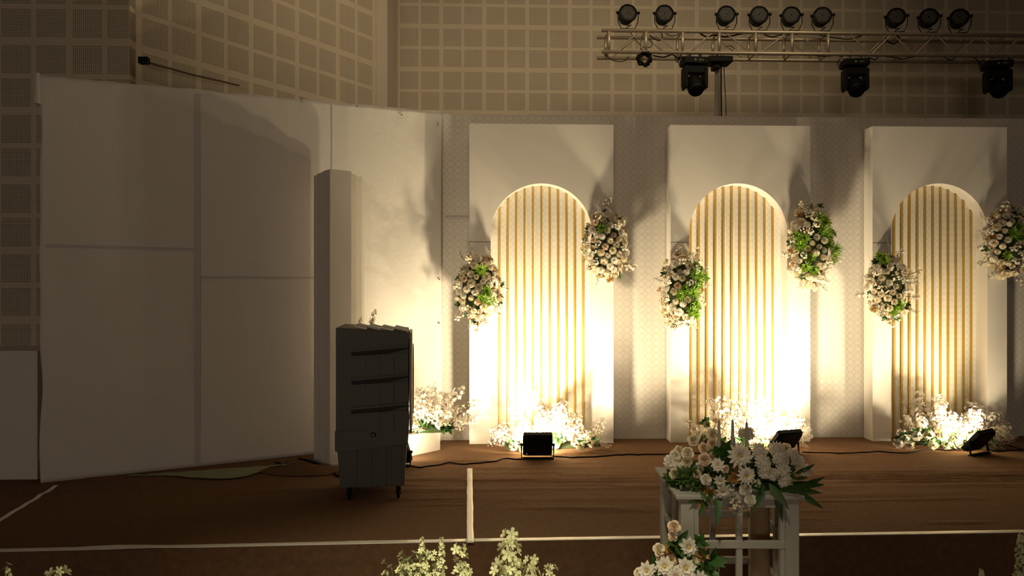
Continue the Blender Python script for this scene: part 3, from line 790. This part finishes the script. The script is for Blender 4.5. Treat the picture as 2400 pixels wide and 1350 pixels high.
    for k in range(5):
        a = 2*PI*k/5; b = MB()
        def bl(u, v):
            r = 0.04+0.19*v; s = (u-0.5)*0.9*(1-0.2*v); aa = a+s
            return (fx+0.012+0.008*s, cy+r*math.cos(aa), cz+r*math.sin(aa))
        b.grid(bl, 4, 4); b.build('fan_blade', M_blackp, t, smooth=True, solid=0.002)
    b = MB()
    for k in range(4): b.tube([(fx+0.024, cy-0.25+0.03*k, 0.53+0.02*k), (fx+0.024, cy+0.02+0.02*k, 0.60-0.035*k)], 0.004, 5)
    b.build('vent_bars', M_cool2, t)
    # castors
    for (x, y) in ((0.09, 0.07), (W-0.08, 0.07), (0.09, D-0.10), (W-0.08, D-0.10)):
        b = MB(); b.box(x-0.016, x+0.016, y-0.02, y+0.02, 0.07, z1+0.002); b.box(x-0.018, x-0.013, y-0.018, y+0.018, 0.03, 0.085); b.box(x+0.013, x+0.018, y-0.018, y+0.018, 0.03, 0.085)
        o = b.build('castor', M_blackp, t)
        b = MB(); b.lathe([(0.020, -0.011), (0.034, -0.010), (0.036, 0), (0.034, 0.010), (0.020, 0.011)], 20, M=Matrix.Translation((x, y, 0.0375)) @ Matrix.Rotation(PI/2, 4, 'Y')); b.build('wheel', M_blackp, o)
cooler()

# ------------------------------------------------------------------ lighting truss
TY = 1.5; TD = 0.26                               # front chord plane, depth
pt = on_plane(1410, 71, TY); pb = on_plane(1410, 121, TY)
zt_, zb_ = pt.z, pb.z; TX0 = pt.x; TX1 = 8.0
def truss():
    t = thing('lighting_truss', 'grey aluminium box truss high above the backdrop, carrying the stage lamps', 'truss', (TX0, TY, zb_))
    H = zt_-zb_; L = TX1-TX0
    for (y, z, xo) in ((0, H, 0), (0, 0, 0), (TD, H, -0.02), (TD, 0, -0.02)):
        b = MB(); b.tube([(xo, y, z), (L, y, z)], 0.022, 12); b.build('chord', M_alu, t, smooth=True)
    st = 0.447; n = int(L/st)+1
    joint = X(1970, TY)-TX0
    k = 0; x = 0.09
    for y in (0, TD):
        x = 0.09
        i = 0
        while x < joint+0.02:
            b = MB(); b.tube([(x, y, 0), (x, y, H)], 0.018, 8); b.build('upright', M_alu, t, smooth=True)
            if x+st < joint+0.1:
                b = MB()
                if i % 2 == 0: b.tube([(x+0.08, y, 0.015), (x+st-0.08, y, H-0.015)], 0.008, 6)
                else: b.tube([(x+0.08, y, H-0.015), (x+st-0.08, y, 0.015)], 0.008, 6)
                b.build('diagonal', M_alu, t)
            x += st; i += 1
        x = joint+0.12; i = 0
        while x < L-0.3:
            b = MB(); q = 0.24
            if i % 2 == 0: b.tube([(x, y, H-0.01), (x+q, y, 0.01)], 0.010, 6)
            else: b.tube([(x, y, 0.01), (x+q, y, H-0.01)], 0.010, 6)
            b.build('diagonal', M_alu, t); x += q+0.03; i += 1
    for z in (0, H):
        x = 0.09
        while x < L:
            b = MB(); b.tube([(x, 0, z), (x, TD, z)], 0.012, 6); b.build('cross_tube', M_alu, t); x += st
truss()
# par cans
PAR = None
def par_can(px, py, rz, lab):
    global PAR
    c = on_plane(px, py, TY+0.02); zc = zt_+0.022
    if PAR is None:
        t = thing('stage_par_light', lab, 'stage light', (c.x, c.y, zc), rz, 'round black stage lights on top of the truss')
        hc = (on_plane(1558, 31, TY+0.02).z-zc)
        R = 0.112
        M = Matrix.Translation((0, 0, hc)) @ Matrix.Rotation(math.radians(82), 4, 'X')
        b = MB(); b.lathe([(0.05, -0.16), (0.085, -0.15), (0.10, -0.06), (R, -0.03), (R, 0.0), (R-0.008, 0.004), (R-0.016, -0.006)], 32, M=M); b.build('can', M_black, t, smooth=False)
        b = MB(); b.lathe([(R-0.016, -0.006), (0.001, -0.005)], 32, M=M); b.build('lens_plate', M_blackp, t)
        b = MB(); s = 0.0195
        for r_ in range(-4, 5):
            n = 9-abs(r_)
            for q in range(n):
                x = (q-(n-1)/2)*s; y = r_*s*0.866
                if r_ == 0 and q == 4: continue
                b.lathe([(0.0056, -0.004), (0.0052, 0.0), (0.003, 0.001)], 8, M=M @ Matrix.Translation((x, y, 0)))
        b.build('led_lens_grid', M_lens, t, smooth=True)
        b = MB(); w_ = R+0.012
        b.tube([(-w_, 0, hc), (-w_+0.002, 0, hc*0.45), (-w_*0.68, 0, 0.008), (w_*0.68, 0, 0.008), (w_-0.002, 0, hc*0.45), (w_, 0, hc)], 0.006, 6); b.build('yoke', M_black, t)
        for s_ in (-1, 1):
            b = MB(); b.tube([(s_*(R-0.005), 0, hc), (s_*(R+0.03), 0, hc)], 0.017, 10); b.build('tilt_knob', M_blackp, t)
        b = MB(); b.tube([(0.01, 0.06, hc-0.08), (0.0, 0.05, hc-0.14), (0.04, 0.03, 0.06), (-0.03, 0.02, 0.012), (0.0, 0.03, -0.02)], 0.005, 6); b.build('cord', M_blackp, t)
        b = MB(); b.box(-0.02, 0.02, -0.018, 0.018, -0.006, 0.008); b.build('clamp', M_black, t)
        PAR = t; return t
    t = copy_tree(PAR); t.location = (c.x, c.y, zc); t.rotation_euler = (0, 0, rz); t['label'] = lab
pcs = [(1472, 28, 'first from the left, at the truss end'), (1558, 31, 'second from the left'), (1703, 33, 'third from the left, above the support pole'),
       (1780, 34, 'fourth from the left'), (1855, 35, 'fifth from the left, mid row'), (1928, 37, 'sixth from the left, last before the wide gap'),
       (2101, 38, 'first after the wide gap, third from the right'), (2178, 40, 'second from the right'), (2249, 41, 'rightmost of the row')]
for i, (px, py, w_) in enumerate(pcs):
    par_can(px, py, math.radians(2-2.2*i*1.3), 'round black stage light on the truss, '+w_)
MOV = None
def moving_head(px, rz, lab, tilt):
    c = on_plane(px, 131, TY+0.05)
    t = thing('moving_head_light', lab, 'stage light', (c.x, c.y, zb_-0.022), rz, 'black moving head lights under the truss')
    b = MB(); b.box(-0.15, 0.15, -0.09, 0.13, -0.115, -0.03); b.build('base', M_black, t, bevel=0.012)
    for s in (-1, 1):
        b = MB(); b.box(s*0.065-0.012, s*0.065+0.012, -0.03, 0.03, -0.035, 0.05); b.build('clamp', M_alu, t)
    b = MB(); b.lathe([(0.013, 0), (0.012, 0.003)], 14, M=Matrix.Translation((-0.02, -0.091, -0.072)) @ Matrix.Rotation(PI/2, 4, 'X')); b.build('dial', M_lens, t)
    b = MB(); b.box(0.02, 0.08, -0.0925, -0.088, -0.085, -0.06); b.build('display', M_green, t)
    # yoke with two arms
    b = MB(); b.lathe([(0.05, -0.14), (0.05, -0.115)], 20)
    b.box(-0.14, 0.14, -0.06, 0.07, -0.225, -0.135)
    for s in (-1, 1):
        x0, x1 = (s*0.146, s*0.100) if s < 0 else (s*0.100, s*0.146)
        b.prism([(x0, -0.15), (x1, -0.15), (x1, -0.40), (x0+(x1-x0)*0.4, -0.42), (x0, -0.36)], -0.075, 0.085)
    b.build('yoke', M_black, t, bevel=0.012)
    M = Matrix.Translation((0, 0, -0.355)) @ Matrix.Rotation(tilt, 4, 'X')
    b = MB(); b.lathe([(0.05, 0.105), (0.092, 0.085), (0.099, 0.0), (0.097, -0.09), (0.082, -0.12)], 26, M=M); b.build('head', M_blackp, t, smooth=False)
    b = MB(); b.lathe([(0.066, -0.121), (0.05, -0.126), (0.01, -0.128)], 26, M=M); b.build('lens', M_lens if False else M_black, t, smooth=True)
    b = MB(); b.tube([(-0.12, 0.06, -0.07), (-0.17, 0.04, -0.13), (-0.20, 0.03, -0.06), (-0.17, 0.05, 0.0), (-0.10, 0.1, 0.02)], 0.005, 6); b.build('cord', M_blackp, t, smooth=True)
moving_head(1628, math.radians(4), 'black moving head light under the truss beside the support pole', math.radians(-38))
moving_head(2004, math.radians(-8), 'black moving head light under the middle of the truss', math.radians(-46))
moving_head(2338, math.radians(-14), 'black moving head light under the truss at the right edge of the photo', math.radians(-50))
# support pole with clamp head
px_ = on_plane(1681, 150, TY+TD/2)
t = thing('truss_stand', 'grey square steel pole holding up the truss from behind the backdrop', 'pole', (px_.x, px_.y, 0))
b = MB(); b.tube([(0, 0, 0), (0, 0, zb_-0.33)], 0.036, 4); b.build('lower_tube', M_steel, t)
b = MB(); b.tube([(0, 0, zb_-0.35), (0, 0, zb_-0.03)], 0.030, 4); b.build('upper_tube', M_steel, t)
b = MB(); b.box(-0.14, 0.16, -0.12, 0.12, zb_-0.10, zb_-0.028); b.box(-0.06, 0.02, -0.08, 0.08, zb_-0.17, zb_-0.10); b.build('head_bracket', M_black, t, bevel=0.01)
b = MB(); b.box(-0.35, 0.35, -0.03, 0.03, 0, 0.04); b.box(-0.03, 0.03, -0.35, 0.35, 0, 0.04); b.build('foot', M_steel, t)
# truss cables
def hang(pts, lab, r=0.006, y=TY+0.06, group='black cables on the truss'):
    P = [on_plane(a, c, y) for a, c in pts]; Q = []
    for i in range(len(P)-1):                      # catmull-rom
        p0, p1, p2, p3 = P[max(i-1, 0)], P[i], P[i+1], P[min(i+2, len(P)-1)]
        for k in range(6):
            u = k/6; Q.append(0.5*((2*p1)+(p2-p0)*u+(2*p0-5*p1+4*p2-p3)*u*u+(3*p1-p0-3*p2+p3)*u**3))
    Q.append(P[-1])
    b = MB(); b.tube(Q, r, 6); return tag(b.build('cable', M_blackp, smooth=True), lab, 'cable', group)
hang([(1416, 124), (1430, 138), (1448, 144), (1465, 142), (1474, 132)], 'black cable sagging under the left end of the truss', 0.005)
hang([(1478, 76), (1488, 92), (1500, 104), (1512, 112), (1528, 108), (1526, 96), (1520, 92)], 'thin black cable hanging inside the truss under the first stage light', 0.004)
hang([(1522, 82), (1532, 90), (1545, 95), (1552, 88), (1550, 78)], 'short black loop of cable inside the truss under the second stage light', 0.006)
hang([(1530, 130), (1555, 134), (1575, 128), (1590, 136), (1610, 133)], 'black tangled cable under the truss between coil and moving head', 0.008)
hang([(1582, 132), (1586, 146), (1596, 136), (1602, 152), (1612, 160)], 'black cable kinking down to the moving head beside the pole', 0.005)
hang([(1560, 79), (1575, 84), (1592, 80)], 'short black cable lying along the upper chord between second and third lights', 0.005)
hang([(1640, 77), (1655, 86), (1675, 82), (1700, 86), (1745, 78)], 'black cable along the upper chord under the third stage light', 0.009)
hang([(1790, 80), (1810, 87), (1830, 82), (1880, 80)], 'black cable along the upper chord under the fourth and fifth lights', 0.007)
hang([(1920, 82), (1950, 88), (1990, 92), (2010, 86), (2025, 80)], 'black cable along the upper chord left of the wide gap', 0.006)
hang([(2075, 88), (2085, 100), (2098, 102), (2108, 90), (2100, 84)], 'black drooping cable loop inside the truss under the first light after the gap', 0.008)
hang([(1890, 128), (1930, 132), (1960, 130), (1975, 134)], 'black cable along the lower chord leading to the middle moving head', 0.006)
hang([(2035, 134), (2052, 140), (2060, 132), (2090, 134), (2115, 138), (2150, 132), (2210, 130)], 'long black cable along the lower chord right of the middle moving head', 0.006)
hang([(2212, 134), (2230, 141), (2242, 134), (2280, 134), (2300, 152)], 'black cable dipping under the lower chord toward the right moving head', 0.006)
hang([(2362, 138), (2384, 132), (2410, 130)], 'short black cable leaving the right moving head', 0.006)
hang([(1690, 130), (1690, 200), (1691, 300)], 'thick black cable hanging straight down beside the support pole', 0.009, TY+0.2)
hang([(1696, 130), (1698, 190), (1701, 240), (1702, 300)], 'thin black cable hanging down right of the support pole', 0.005, TY+0.2)
hang([(1700, 110), (1712, 107), (1722, 115)], 'small brown looped cable on the lower chord above the pole', 0.004, TY+0.1)
# cable coil
cc = on_plane(1510, 138, TY+0.02); b = MB(); pts = []
for k in range(220):
    a = k*0.30; r = 0.072+0.014*math.sin(k*1.7)+0.010*math.sin(k*0.37)
    pts.append((cc.x+r*math.cos(a), cc.y+0.04*math.sin(k*0.21), cc.z+r*math.sin(a)*0.95))
b.tube(pts, 0.008, 5)
tag(b.build('cable_coil', M_blackp, smooth=True), 'black coil of cable hanging under the left part of the truss', 'cable')

# ------------------------------------------------------------------ flower table
TZ = 0.575
fl = at(1596, 1158, 3.5); fr_ = at(1873, 1158, 3.5)
def table():
    Wt = (fr_-fl).length; D = 0.52; org = Vector((fl.x, fl.y, HALL)); ang = -YAW+math.radians(-0.5)
    t = thing('flower_table', 'tall square white distressed wooden stand carrying candles and flowers', 'table', org, ang)
    h = fl.z-HALL
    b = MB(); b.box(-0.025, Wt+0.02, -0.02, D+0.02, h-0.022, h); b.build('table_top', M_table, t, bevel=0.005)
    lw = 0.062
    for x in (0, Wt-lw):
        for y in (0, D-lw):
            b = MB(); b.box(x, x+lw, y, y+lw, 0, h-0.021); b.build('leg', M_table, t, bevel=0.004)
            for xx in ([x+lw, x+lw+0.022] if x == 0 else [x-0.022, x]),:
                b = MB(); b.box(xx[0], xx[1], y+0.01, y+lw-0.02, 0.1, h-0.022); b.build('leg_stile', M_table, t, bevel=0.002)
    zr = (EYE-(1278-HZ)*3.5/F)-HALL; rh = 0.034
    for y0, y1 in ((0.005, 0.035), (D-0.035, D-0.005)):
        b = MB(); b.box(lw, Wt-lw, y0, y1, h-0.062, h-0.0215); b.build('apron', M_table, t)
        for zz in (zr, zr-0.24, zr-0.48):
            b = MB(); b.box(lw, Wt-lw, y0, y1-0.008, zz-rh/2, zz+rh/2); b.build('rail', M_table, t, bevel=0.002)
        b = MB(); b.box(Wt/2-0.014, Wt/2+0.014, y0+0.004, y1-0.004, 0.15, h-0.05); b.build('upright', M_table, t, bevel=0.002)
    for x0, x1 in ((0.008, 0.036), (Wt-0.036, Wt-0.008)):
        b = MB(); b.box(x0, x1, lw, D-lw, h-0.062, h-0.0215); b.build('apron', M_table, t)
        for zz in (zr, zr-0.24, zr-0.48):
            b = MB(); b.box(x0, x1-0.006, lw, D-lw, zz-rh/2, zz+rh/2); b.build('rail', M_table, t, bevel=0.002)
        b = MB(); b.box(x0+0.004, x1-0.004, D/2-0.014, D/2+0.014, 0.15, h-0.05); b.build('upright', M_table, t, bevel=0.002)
    return t, h
tb, th = table()
TTOP = fl.z
pp = at(1781, 1250, 3.76)
b = MB(); b.lathe([(0.047, 0), (0.047, 1.0)], 28, M=Matrix.Diagonal((1, 1, TTOP-HALL-0.07, 1)))
o = b.build('round_post', M_post); o.location = (pp.x, pp.y, HALL); tag(o, 'tan round post standing under the white flower table, seen through its rails', 'post')

# table arrangement
def ap(px, py, Z): return at(px, py, Z)
MUM = mum_mesh(0.062, M_white, M_yel)
MUMW = mum_mesh(0.050, M_white, M_yel, rings=((9, 1.0, .15), (9, .8, .42), (6, .45, .55)), wd=0.22, name='wide_daisy')
BIGP = pom_mesh(0.042, M_white, 'pompon_flower')
ROS2 = [rose_mesh(0.040, m=M_white), rose_mesh(0.036, m=M_blush), rose_mesh(0.038, m=M_rose)]
LONG = leaf_cluster_mesh(1, 0.17, 0.020, M_green, 'long_leaf', cone=0.0, droop=0.25)
LONG2 = leaf_cluster_mesh(1, 0.17, 0.021, mat('mid_green_leaves', (0.05, 0.10, 0.02), 0.5, noise_amt=0.3, nscale=18, transl=0.12), 'long_leaf', cone=0.0, droop=0.15)
HERB = leaf_cluster_mesh(24, 0.055, 0.014, bpy.data.materials['mid_green_leaves'], 'leafy_herb', cone=1.5)
def table_flowers():
    base = at(1735, 1130, 3.72); base.z = TTOP
    t = thing('table_arrangement', 'mixed white chrysanthemum and rose arrangement spread over the white flower table', 'flowers', base)
    inv = Vector(base)
    b = MB(); b.lathe([(0.85, 0), (1.0, 0.3), (0.9, 0.8), (0.4, 1.0)], 24, M=Matrix.Translation((0, 0.02, 0.001)) @ Matrix.Diagonal((0.22, 0.13, 0.12, 1))); b.build('foam_base', M_foam, t, smooth=True)
    rnd = random.Random(5)
    def put(name, me, px, py, Z, d, sc=1.0):
        p = at(px, py, Z)-inv; place(name, me, t, aim(p, d, rnd.random()*6, sc))
    for (px, py, Z, dx, dz, sc) in ((1733, 1068, 3.50, 0, .15, 1.0), (1748, 1116, 3.47, .15, .2, .78)):
        put('chrysanthemum', MUM, px, py, Z, (dx, -1, dz), sc)
    for (px, py, Z, dx, dz, sc) in ((1682, 1090, 3.50, -.3, .3, .68), (1688, 1126, 3.50, -.5, -.3, .62), (1694, 1150, 3.46, -.1, -.3, .75), (1650, 1140, 3.56, -.4, .1, .0)):
        if sc: put('daisy', MUMW, px, py, Z, (dx, -1, dz), sc)
    for (px, py, Z, sc) in ((1780, 1057, 3.60, .9), (1787, 1084, 3.55, .9), (1792, 1105, 3.52, .8), (1820, 1052, 3.62, .88), (1830, 1078, 3.56, .92), (1834, 1105, 3.53, .92), (1812, 1112, 3.52, .7),
                        (1840, 1128, 3.5, .75), (1857, 1068, 3.6, .85), (1868, 1082, 3.6, .8), (1575, 1083, 3.66, .95), (1590, 1098, 3.62, .7), (1888, 1102, 3.6, .7), (1755, 1016, 3.68, .75), (1738, 1014, 3.72, .6)):
        put('pompon_flower', BIGP, px, py, Z, (rnd.uniform(-.5, .5), -1, rnd.uniform(0, .6)), sc)
    for (px, py, Z, k, sc) in ((1652, 1078, 3.56, 1, .9), (1625, 1032, 3.66, 2, .8), (1670, 1018, 3.68, 2, .8), (1748, 1148, 3.46, 0, .75), (1757, 1172, 3.44, 0, .7), (1668, 1072, 3.6, 1, .7),
                           (1610, 1082, 3.62, 2, .7), (1592, 1056, 3.68, 2, .7), (1840, 1052, 3.66, 2, .8), (1700, 1100, 3.55, 1, .6), (1650, 1050, 3.66, 1, .8), (1775, 1135, 3.5, 2, .6), (1640, 1095, 3.6, 0, .6), (1580, 1110, 3.58, 2, .7), (1603, 1120, 3.56, 2, .6), (1612, 1062, 3.6, 2, .8), (1582, 1068, 3.66, 0, .7), (1635, 1112, 3.54, 1, .6), (1655, 1125, 3.5, 0, .7), (1670, 1040, 3.66, 1, .7)):
        put('rose', ROS2[k], px, py, Z, (rnd.uniform(-.4, .4), -1, rnd.uniform(-.1, .5)), sc)
    for i in range(13):
        put('leafy_herb', HERB, rnd.uniform(1575, 1668), rnd.uniform(1100, 1150), rnd.uniform(3.55, 3.7), (rnd.uniform(-.6, .3), -1, rnd.uniform(-.2, .6)), rnd.uniform(.7, 1.0))
    for i in range(20):
        put('dark_leaves', GREEN, rnd.uniform(1600, 1870), rnd.uniform(1040, 1150), rnd.uniform(3.58, 3.74), (rnd.uniform(-.6, .6), -1, rnd.uniform(-.2, .8)), rnd.uniform(.6, .9))
    for i in range(8):
        put('dried_foliage', TAN, rnd.uniform(1640, 1770), rnd.uniform(1090, 1190), rnd.uniform(3.5, 3.55), (rnd.uniform(-.4, .4), -1, -.3), rnd.uniform(.6, .8))
    for i in range(6):
        put('filler_sprig', FILL[i % 2], rnd.uniform(1700, 1780), rnd.uniform(1120, 1180), 3.47, (rnd.uniform(-.4, .4), -1, -.5), .6)
    # long leaves: (tip px,py) from (root px,py)
    for (x0, y0, x1, y1, Zr, Zt, m) in ((1662, 1152, 1640, 1215, 3.52, 3.42, 1), (1684, 1150, 1684, 1228, 3.50, 3.40, 0), (1650, 1162, 1612, 1182, 3.52, 3.45, 1), (1800, 1130, 1858, 1205, 3.50, 3.40, 1),
            (1790, 1140, 1770, 1198, 3.48, 3.40, 0), (1815, 1135, 1835, 1220, 3.52, 3.46, 0), (1850, 1130, 1935, 1145, 3.55, 3.5, 0), (1855, 1142, 1938, 1162, 3.53, 3.45, 1), (1870, 1150, 1928, 1195, 3.52, 3.46, 0),
            (1860, 1110, 1912, 1095, 3.6, 3.55, 0), (1860, 1122, 1900, 1120, 3.55, 3.5, 1), (1870, 1156, 1900, 1172, 3.5, 3.45, 1), (1820, 1150, 1900, 1140, 3.48, 3.42, 0), (1672, 1150, 1655, 1180, 3.5, 3.42, 1),
            (1868, 1138, 1935, 1127, 3.58, 3.52, 0), (1830, 1145, 1890, 1160, 3.5, 3.42, 0), (1640, 1150, 1668, 1190, 3.5, 3.42, 1), (1800, 1150, 1750, 1130, 3.5, 3.42, 0)):
        a = at(x0, y0, Zr)-inv; c = at(x1, y1, Zt)-inv; d = c-a
        q = d.normalized(); side = q.cross(Vector((0, -1, 0))).normalized(); nrm = side.cross(q)
        Mx = Matrix((side, -nrm, q)).transposed().to_4x4(); Mx.translation = a
        place('long_leaf', LONG2 if m else LONG, t, Mx @ Matrix.Scale(d.length/0.165, 4))
table_flowers()
for (px, y0, y1, lab) in ((1685, 983, 1085, 'pale taper candle in the table flowers, leftmost of three'), (1717, 983, 1040, 'pale taper candle in the table flowers, middle of three'), (1750, 988, 1060, 'pale taper candle in the table flowers, rightmost of three')):
    Z = 3.66; tp = at(px, y0, Z); o = thing('taper_candle', lab, 'candle', (tp.x, tp.y, TTOP+0.03), 0, 'taper candles in the table flowers')
    Hc = tp.z-TTOP-0.03
    b = MB(); b.lathe([(0.0115, 0), (0.0105, Hc*0.5), (0.006, Hc*0.97), (0.002, Hc)], 14); b.build('wax', M_candle, o, smooth=True)
    b = MB(); b.tube([(0, 0, Hc-0.004), (0.001, 0, Hc+0.010)], 0.0012, 5); b.build('wick', M_black, o)

# ------------------------------------------------------------------ foreground floor vases with flowers (heads reach into the frame)
def vase(t, H, r=0.09):
    b = MB(); b.lathe([(r*0.8, 0), (r, H*0.05), (r*0.55, H*0.35), (r*0.5, H*0.7), (r, H)], 24); b.build('vase', M_vase, t, smooth=True)
SPIRE = spray_mesh(0.42, 170, 0.014, M_greeny, M_yel, M_gstem, 0.03, 0.032, 0.05, name='flower_spire', taper=True)
ORCH = [spray_mesh(0.34, 26, 0.021, M_greeny, M_yel, M_stem, b_, 0.035, 0.15, name='blossom_spray') for b_ in (0.02, 0.30)]
BUSHY = [spray_mesh(0.22, 34, 0.012, M_greeny, M_yel, M_gstem, b_, 0.04, 0.1, name='blossom_spray') for b_ in (0.1, -0.2)]
def fg(px, Z, lab, items, H=0.72, spread=0.1):
    base = at(px, 900, Z); base.z = HALL
    t = thing('vase_arrangement', lab, 'flowers', base, 0, 'tall flower vases along the front of the stage')
    vase(t, H); mouth = Vector((0, 0, H-0.02))
    for (tx, ty, me, nm, sc, L) in items:
        tip = at(tx, ty, Z)-base; root = mouth+Vector((0.04*(1 if tx > px else -1), 0, 0))
        d = Vector((tip.x*0.25, 0, 1)).normalized() if abs(tip.x) < 0.3 else Vector((tip.x*0.5, 0, 1)).normalized()
        s0 = tip-d*L*sc
        b = MB(); b.tube([root, root.lerp(s0, 0.5)+Vector((0, 0, 0.02)), s0+d*0.03], 0.004, 5); b.build('stem', M_gstem, t)
        place(nm, me, t, aim(s0, d, random.random()*1.0, sc))
    for k in range(5):
        place('dark_leaves', GREEN, t, aim(mouth+Vector((0, 0, 0.03)), (math.cos(k*1.3), math.sin(k*1.3), 0.7), 0, 1.2))
fg(1000, 2.6, 'greenish white spired flowers at the bottom edge, below and right of the air cooler', [
    (1000, 1264, SPIRE, 'flower_spire', 1.0, .42), (1025, 1264, SPIRE, 'flower_spire', 1.0, .42),
    (948, 1308, BUSHY[0], 'blossom_spray', 1.0, .22), (975, 1322, BUSHY[1], 'blossom_spray', 1.0, .22), (960, 1330, BUSHY[0], 'blossom_spray', .9, .22), (1010, 1300, BUSHY[0], 'blossom_spray', 1.0, .22),
    (990, 1318, BUSHY[1], 'blossom_spray', 1.1, .22), (1028, 1318, BUSHY[0], 'blossom_spray', .9, .22), (935, 1335, BUSHY[1], 'blossom_spray', .9, .22)])
fg(1170, 2.6, 'greenish white round-petalled blossom sprays at the bottom edge, between tape and flower table', [
    (1078, 1274, ORCH[0], 'blossom_spray', .7, .34), (1212, 1264, ORCH[1], 'blossom_spray', 1.0, .34), (1185, 1274, ORCH[0], 'blossom_spray', 1.0, .34), (1160, 1305, ORCH[1], 'blossom_spray', .9, .34),
    (1268, 1322, ORCH[1], 'blossom_spray', .8, .34), (1200, 1320, ORCH[0], 'blossom_spray', .9, .34), (1095, 1330, ORCH[0], 'blossom_spray', .6, .34), (1240, 1335, ORCH[0], 'blossom_spray', .8, .34), (1285, 1326, ORCH[0], 'blossom_spray', .6, .34)])
fg(75, 2.4, 'white flower tips just showing at the bottom left corner', [(34, 1328, SPIRE, 'flower_spire', 1.0, .42), (124, 1338, ORCH[0], 'blossom_spray', .9, .34), (-8, 1336, BUSHY[0], 'blossom_spray', 1, .22)])
fg(2400, 2.4, 'pale flower spires cut off by the bottom right corner', [(2388, 1246, SPIRE, 'flower_spire', 1.1, .42), (2296, 1330, SPIRE, 'flower_spire', .8, .42)])
# mixed arrangement beside the table
def side_flowers():
    Z = 3.2; base = at(1590, 900, Z); base.z = HALL
    t = thing('vase_arrangement', 'white daisy-like and blush flowers at the lower left of the white flower table', 'flowers', base, 0, 'tall flower vases along the front of the stage')
    vase(t, 0.74, 0.10); rnd = random.Random(3)
    b = MB(); b.lathe([(0.6, 0), (1, .4), (.7, .9), (.2, 1)], 20, M=Matrix.Translation((0, 0.03, 0.72)) @ Matrix.Diagonal((0.11, 0.09, 0.17, 1))); b.build('foam_base', M_foam, t, smooth=True)
    b = MB(); b.tube([(0.0, 0.02, 0.80), (-0.01, 0.01, 0.95), (-0.005, 0, 1.04)], 0.012, 6); b.build('stem', M_gstem, t)
    def put(name, me, px, py, Zz, d, sc=1.0): place(name, me, t, aim(at(px, py, Zz)-base, d, rnd.random()*6, sc))
    for (px, py, Zz, dx, dz, sc) in ((1612, 1282, 3.12, .1, .1, .85), (1557, 1328, 3.05, 0, .35, .85), (1606, 1332, 3.02, .1, .3, .9), (1516, 1338, 3.06, -.4, .3, .8), (1582, 1352, 3.0, 0, .2, .8), (1640, 1360, 3.05, .3, .3, .8)):
        put('daisy', MUMW, px, py, Zz, (dx, -1, dz), sc)
    for (px, py, k, sc) in ((1580, 1236, 1, .8), (1577, 1256, 1, .6), (1545, 1288, 2, .75), (1547, 1304, 1, .6), (1575, 1312, 1, .8), (1625, 1316, 2, .7), (1672, 1333, 2, .7), (1500, 1345, 2, .7)):
        put('rose', ROS2[k], px, py, 3.12, (rnd.uniform(-.3, .3), -1, .5), sc)
    for (px, py, sc) in ((1582, 1275, .9), (1638, 1272, .6), (1610, 1310, .9), (1660, 1318, 1.0), (1585, 1300, .8), (1540, 1335, .8), (1630, 1340, .9)):
        put('dark_leaves', GREEN, px, py, 3.14, (rnd.uniform(-.5, .8), -1, .5), sc)
    for (px, py) in ((1570, 1290), (1560, 1308), (1640, 1300), (1600, 1320)):
        put('dried_foliage', TAN, px, py, 3.15, (rnd.uniform(-.5, .5), -1, .5), .8)
    for (px, py) in ((1650, 1345), (1530, 1350), (1565, 1340), (1620, 1352)):
        put('leafy_herb', HERB, px, py, 3.12, (0, -1, .5), .9)
side_flowers()
